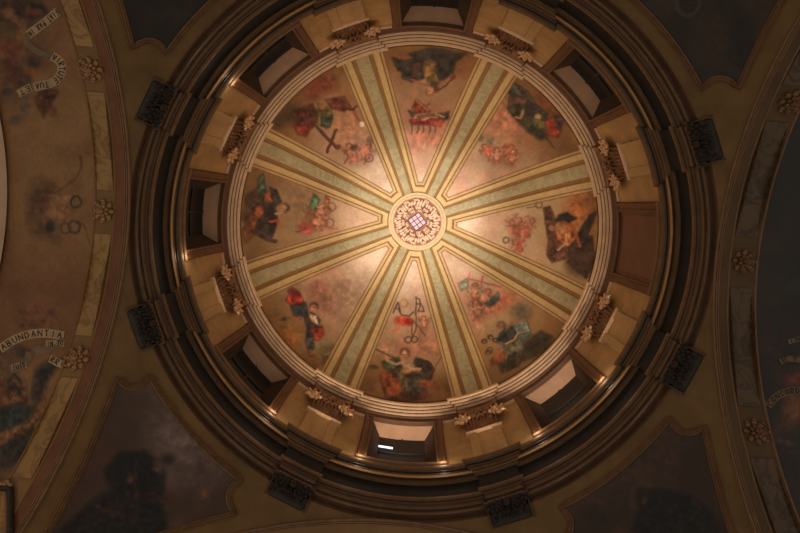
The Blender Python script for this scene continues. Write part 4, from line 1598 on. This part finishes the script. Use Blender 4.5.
def vault_painting(x0, x1, nx, t0, t1, nt, rad, art, mat, label):
    xs = np.linspace(x0, x1, nx)
    th = np.radians(np.linspace(t0, t1, nt))
    P = np.stack(np.broadcast_arrays(xs[:, None], rad * np.cos(th)[None, :], H0 + rad * np.sin(th)[None, :]), -1)
    x, y = project(P)
    p = Paint(x.ravel(), y.ravel(), (0, 0, 0), 1.2)
    art(p)
    root = empty('vault_painting')
    tag(root, label, 'painting')
    pivot = P[nx // 2, nt // 2].copy()
    root.location = pivot + np.array([0, 0, ZC])
    b = MB()
    b.grid(P - pivot)
    b.build('painting', mat, root, col=p.out(.08))
    return root, pivot


RV = A + .015
vp, pv = vault_painting(-XL, -XLP - .5, 140, 32, 150, 420, RV, left_art, M['fresco'], 'large brown painting with lettered scrolls across the left vault')
banner([(58, 11), (47, 21), (28, 35)], 9, vp, pv, M['scroll'], 'FIAT PAX IN', .8, rad=RV)
banner([(28, 35), (26, 42), (34, 50), (44, 54), (52, 56)], 6, vp, pv, M['scrolldim'], rad=RV)
banner([(52, 56), (62, 62), (62, 74), (54, 83), (34, 87)], 9, vp, pv, M['scroll'], 'VIRTUTE TUA', .8, rad=RV)
banner([(31, 87), (18, 94)], 8, vp, pv, M['scroll'], 'ET', .8, rad=RV)
banner([(0, 349), (18, 337), (42, 332), (64, 336)], 9, vp, pv, M['scroll'], 'ABUNDANTIA', .8, rad=RV)
banner([(64, 338), (56, 346), (40, 352), (36, 346)], 8, vp, pv, M['scrolldim'], rad=RV)
banner([(46, 344), (64, 343)], 7, vp, pv, M['scroll'], 'IN TU', .7, rad=RV)
banner([(50, 358), (60, 364), (70, 366)], 8, vp, pv, M['scroll'], 'RRIB', .8, rad=RV)
banner([(10, 370), (22, 366), (28, 360), (30, 352)], 8, vp, pv, M['scrolldim'], rad=RV)
banner([(12, 368), (26, 364)], 7, vp, pv, M['scroll'], 'TUIS', .7, rad=RV)
vp, pv = vault_painting(XR, 8.6, 90, 25, 155, 360, RV, right_art, M['oil'], 'dark painting with a pale lettered scroll across the right vault')
banner([(768, 406), (776, 396), (788, 391), (812, 390)], 8, vp, pv, M['scrolldim'], 'CONCORDIA', .8, M['inkpale'], rad=RV)
banner([(780, 362), (788, 358), (802, 360)], 6, vp, pv, M['scrolldim'], 'ET', .7, M['inkpale'], rad=RV)
banner([(788, 342), (802, 338)], 5, vp, pv, M['scrolldim'], 'IN', .6, M['inkpale'], rad=RV)

# ------------------------------------------------------------------ small things
# framed tablet low on the left arch
tb = empty('framed_tablet')
tag(tb, 'small framed ochre tablet with a scrolled top at the bottom left corner', 'tablet')
pv = on_barrel(np.array([0.]), np.array([515.]))[0]
tb.location = pv + np.array([0, 0, ZC])
gx, gy = np.meshgrid(np.linspace(-14, 9, 8), np.linspace(489, 560, 12), indexing='ij')
b = MB()
b.grid(on_barrel(gx.ravel(), gy.ravel(), .03).reshape(8, 12, 3) - pv)
b.build('tablet_face', M['marble'], tb)
for nm, o_, rad, mt in (('outer_frame', 0, .05, 'corbel'), ('inner_frame', 4.5, .025, 'bead')):
    pp, _ = resample([(10.5 - o_, 560), (10.5 - o_, 520), (10.5 - o_, 489 + o_), (9.5 - o_, 488 + o_), (0, 488 + o_), (-15 + o_, 488 + o_), (-15 + o_, 560)], 2.)
    b = MB()
    b.tube(on_barrel(pp[:, 0], pp[:, 1], .04) - pv, rad, 8)
    b.build(nm, M[mt], tb)
b = MB()
for x0_, s_ in ((7, 1), (-9, -1)):
    x_, y_ = spiral(x0_, 484, 4.2, 1.6, s=s_)
    b.tube(on_barrel(x_, y_, .05) - pv, np.linspace(.035, .018, len(x_)), 7)
for x_ in (-4, -1, 2):
    b.ball(on_barrel(np.array([float(x_)]), np.array([484.]), .04)[0] - pv, (.05, .05, .05))
b.build('scrolled_top', M['rosette'], tb)
# tube lamp on the glass of the bottom window
tl = empty('tube_lamp', wall_frame(90 + 4.2, 6.08, 14.35))
tag(tl, 'short bright bluish tube lamp inside the bottom drum window', 'lamp')
em = bpy.data.materials.new('bluish_tube_glow')
em.use_nodes = True
_b = em.node_tree.nodes['Principled BSDF']
_b.inputs['Base Color'].default_value = (.8, .85, 1, 1)
_b.inputs['Emission Color'].default_value = (.72, .78, 1.0, 1)
_b.inputs['Emission Strength'].default_value = 1.3
b = MB()
b.tube([(-.20, 0, 0), (.20, 0, 0)], .026, 10)
b.build('tube', em, tl)
b = MB()
b.box((0, -.035, 0), (.5, .03, .10))
b.build('lamp_holder', M['bar'], tl)
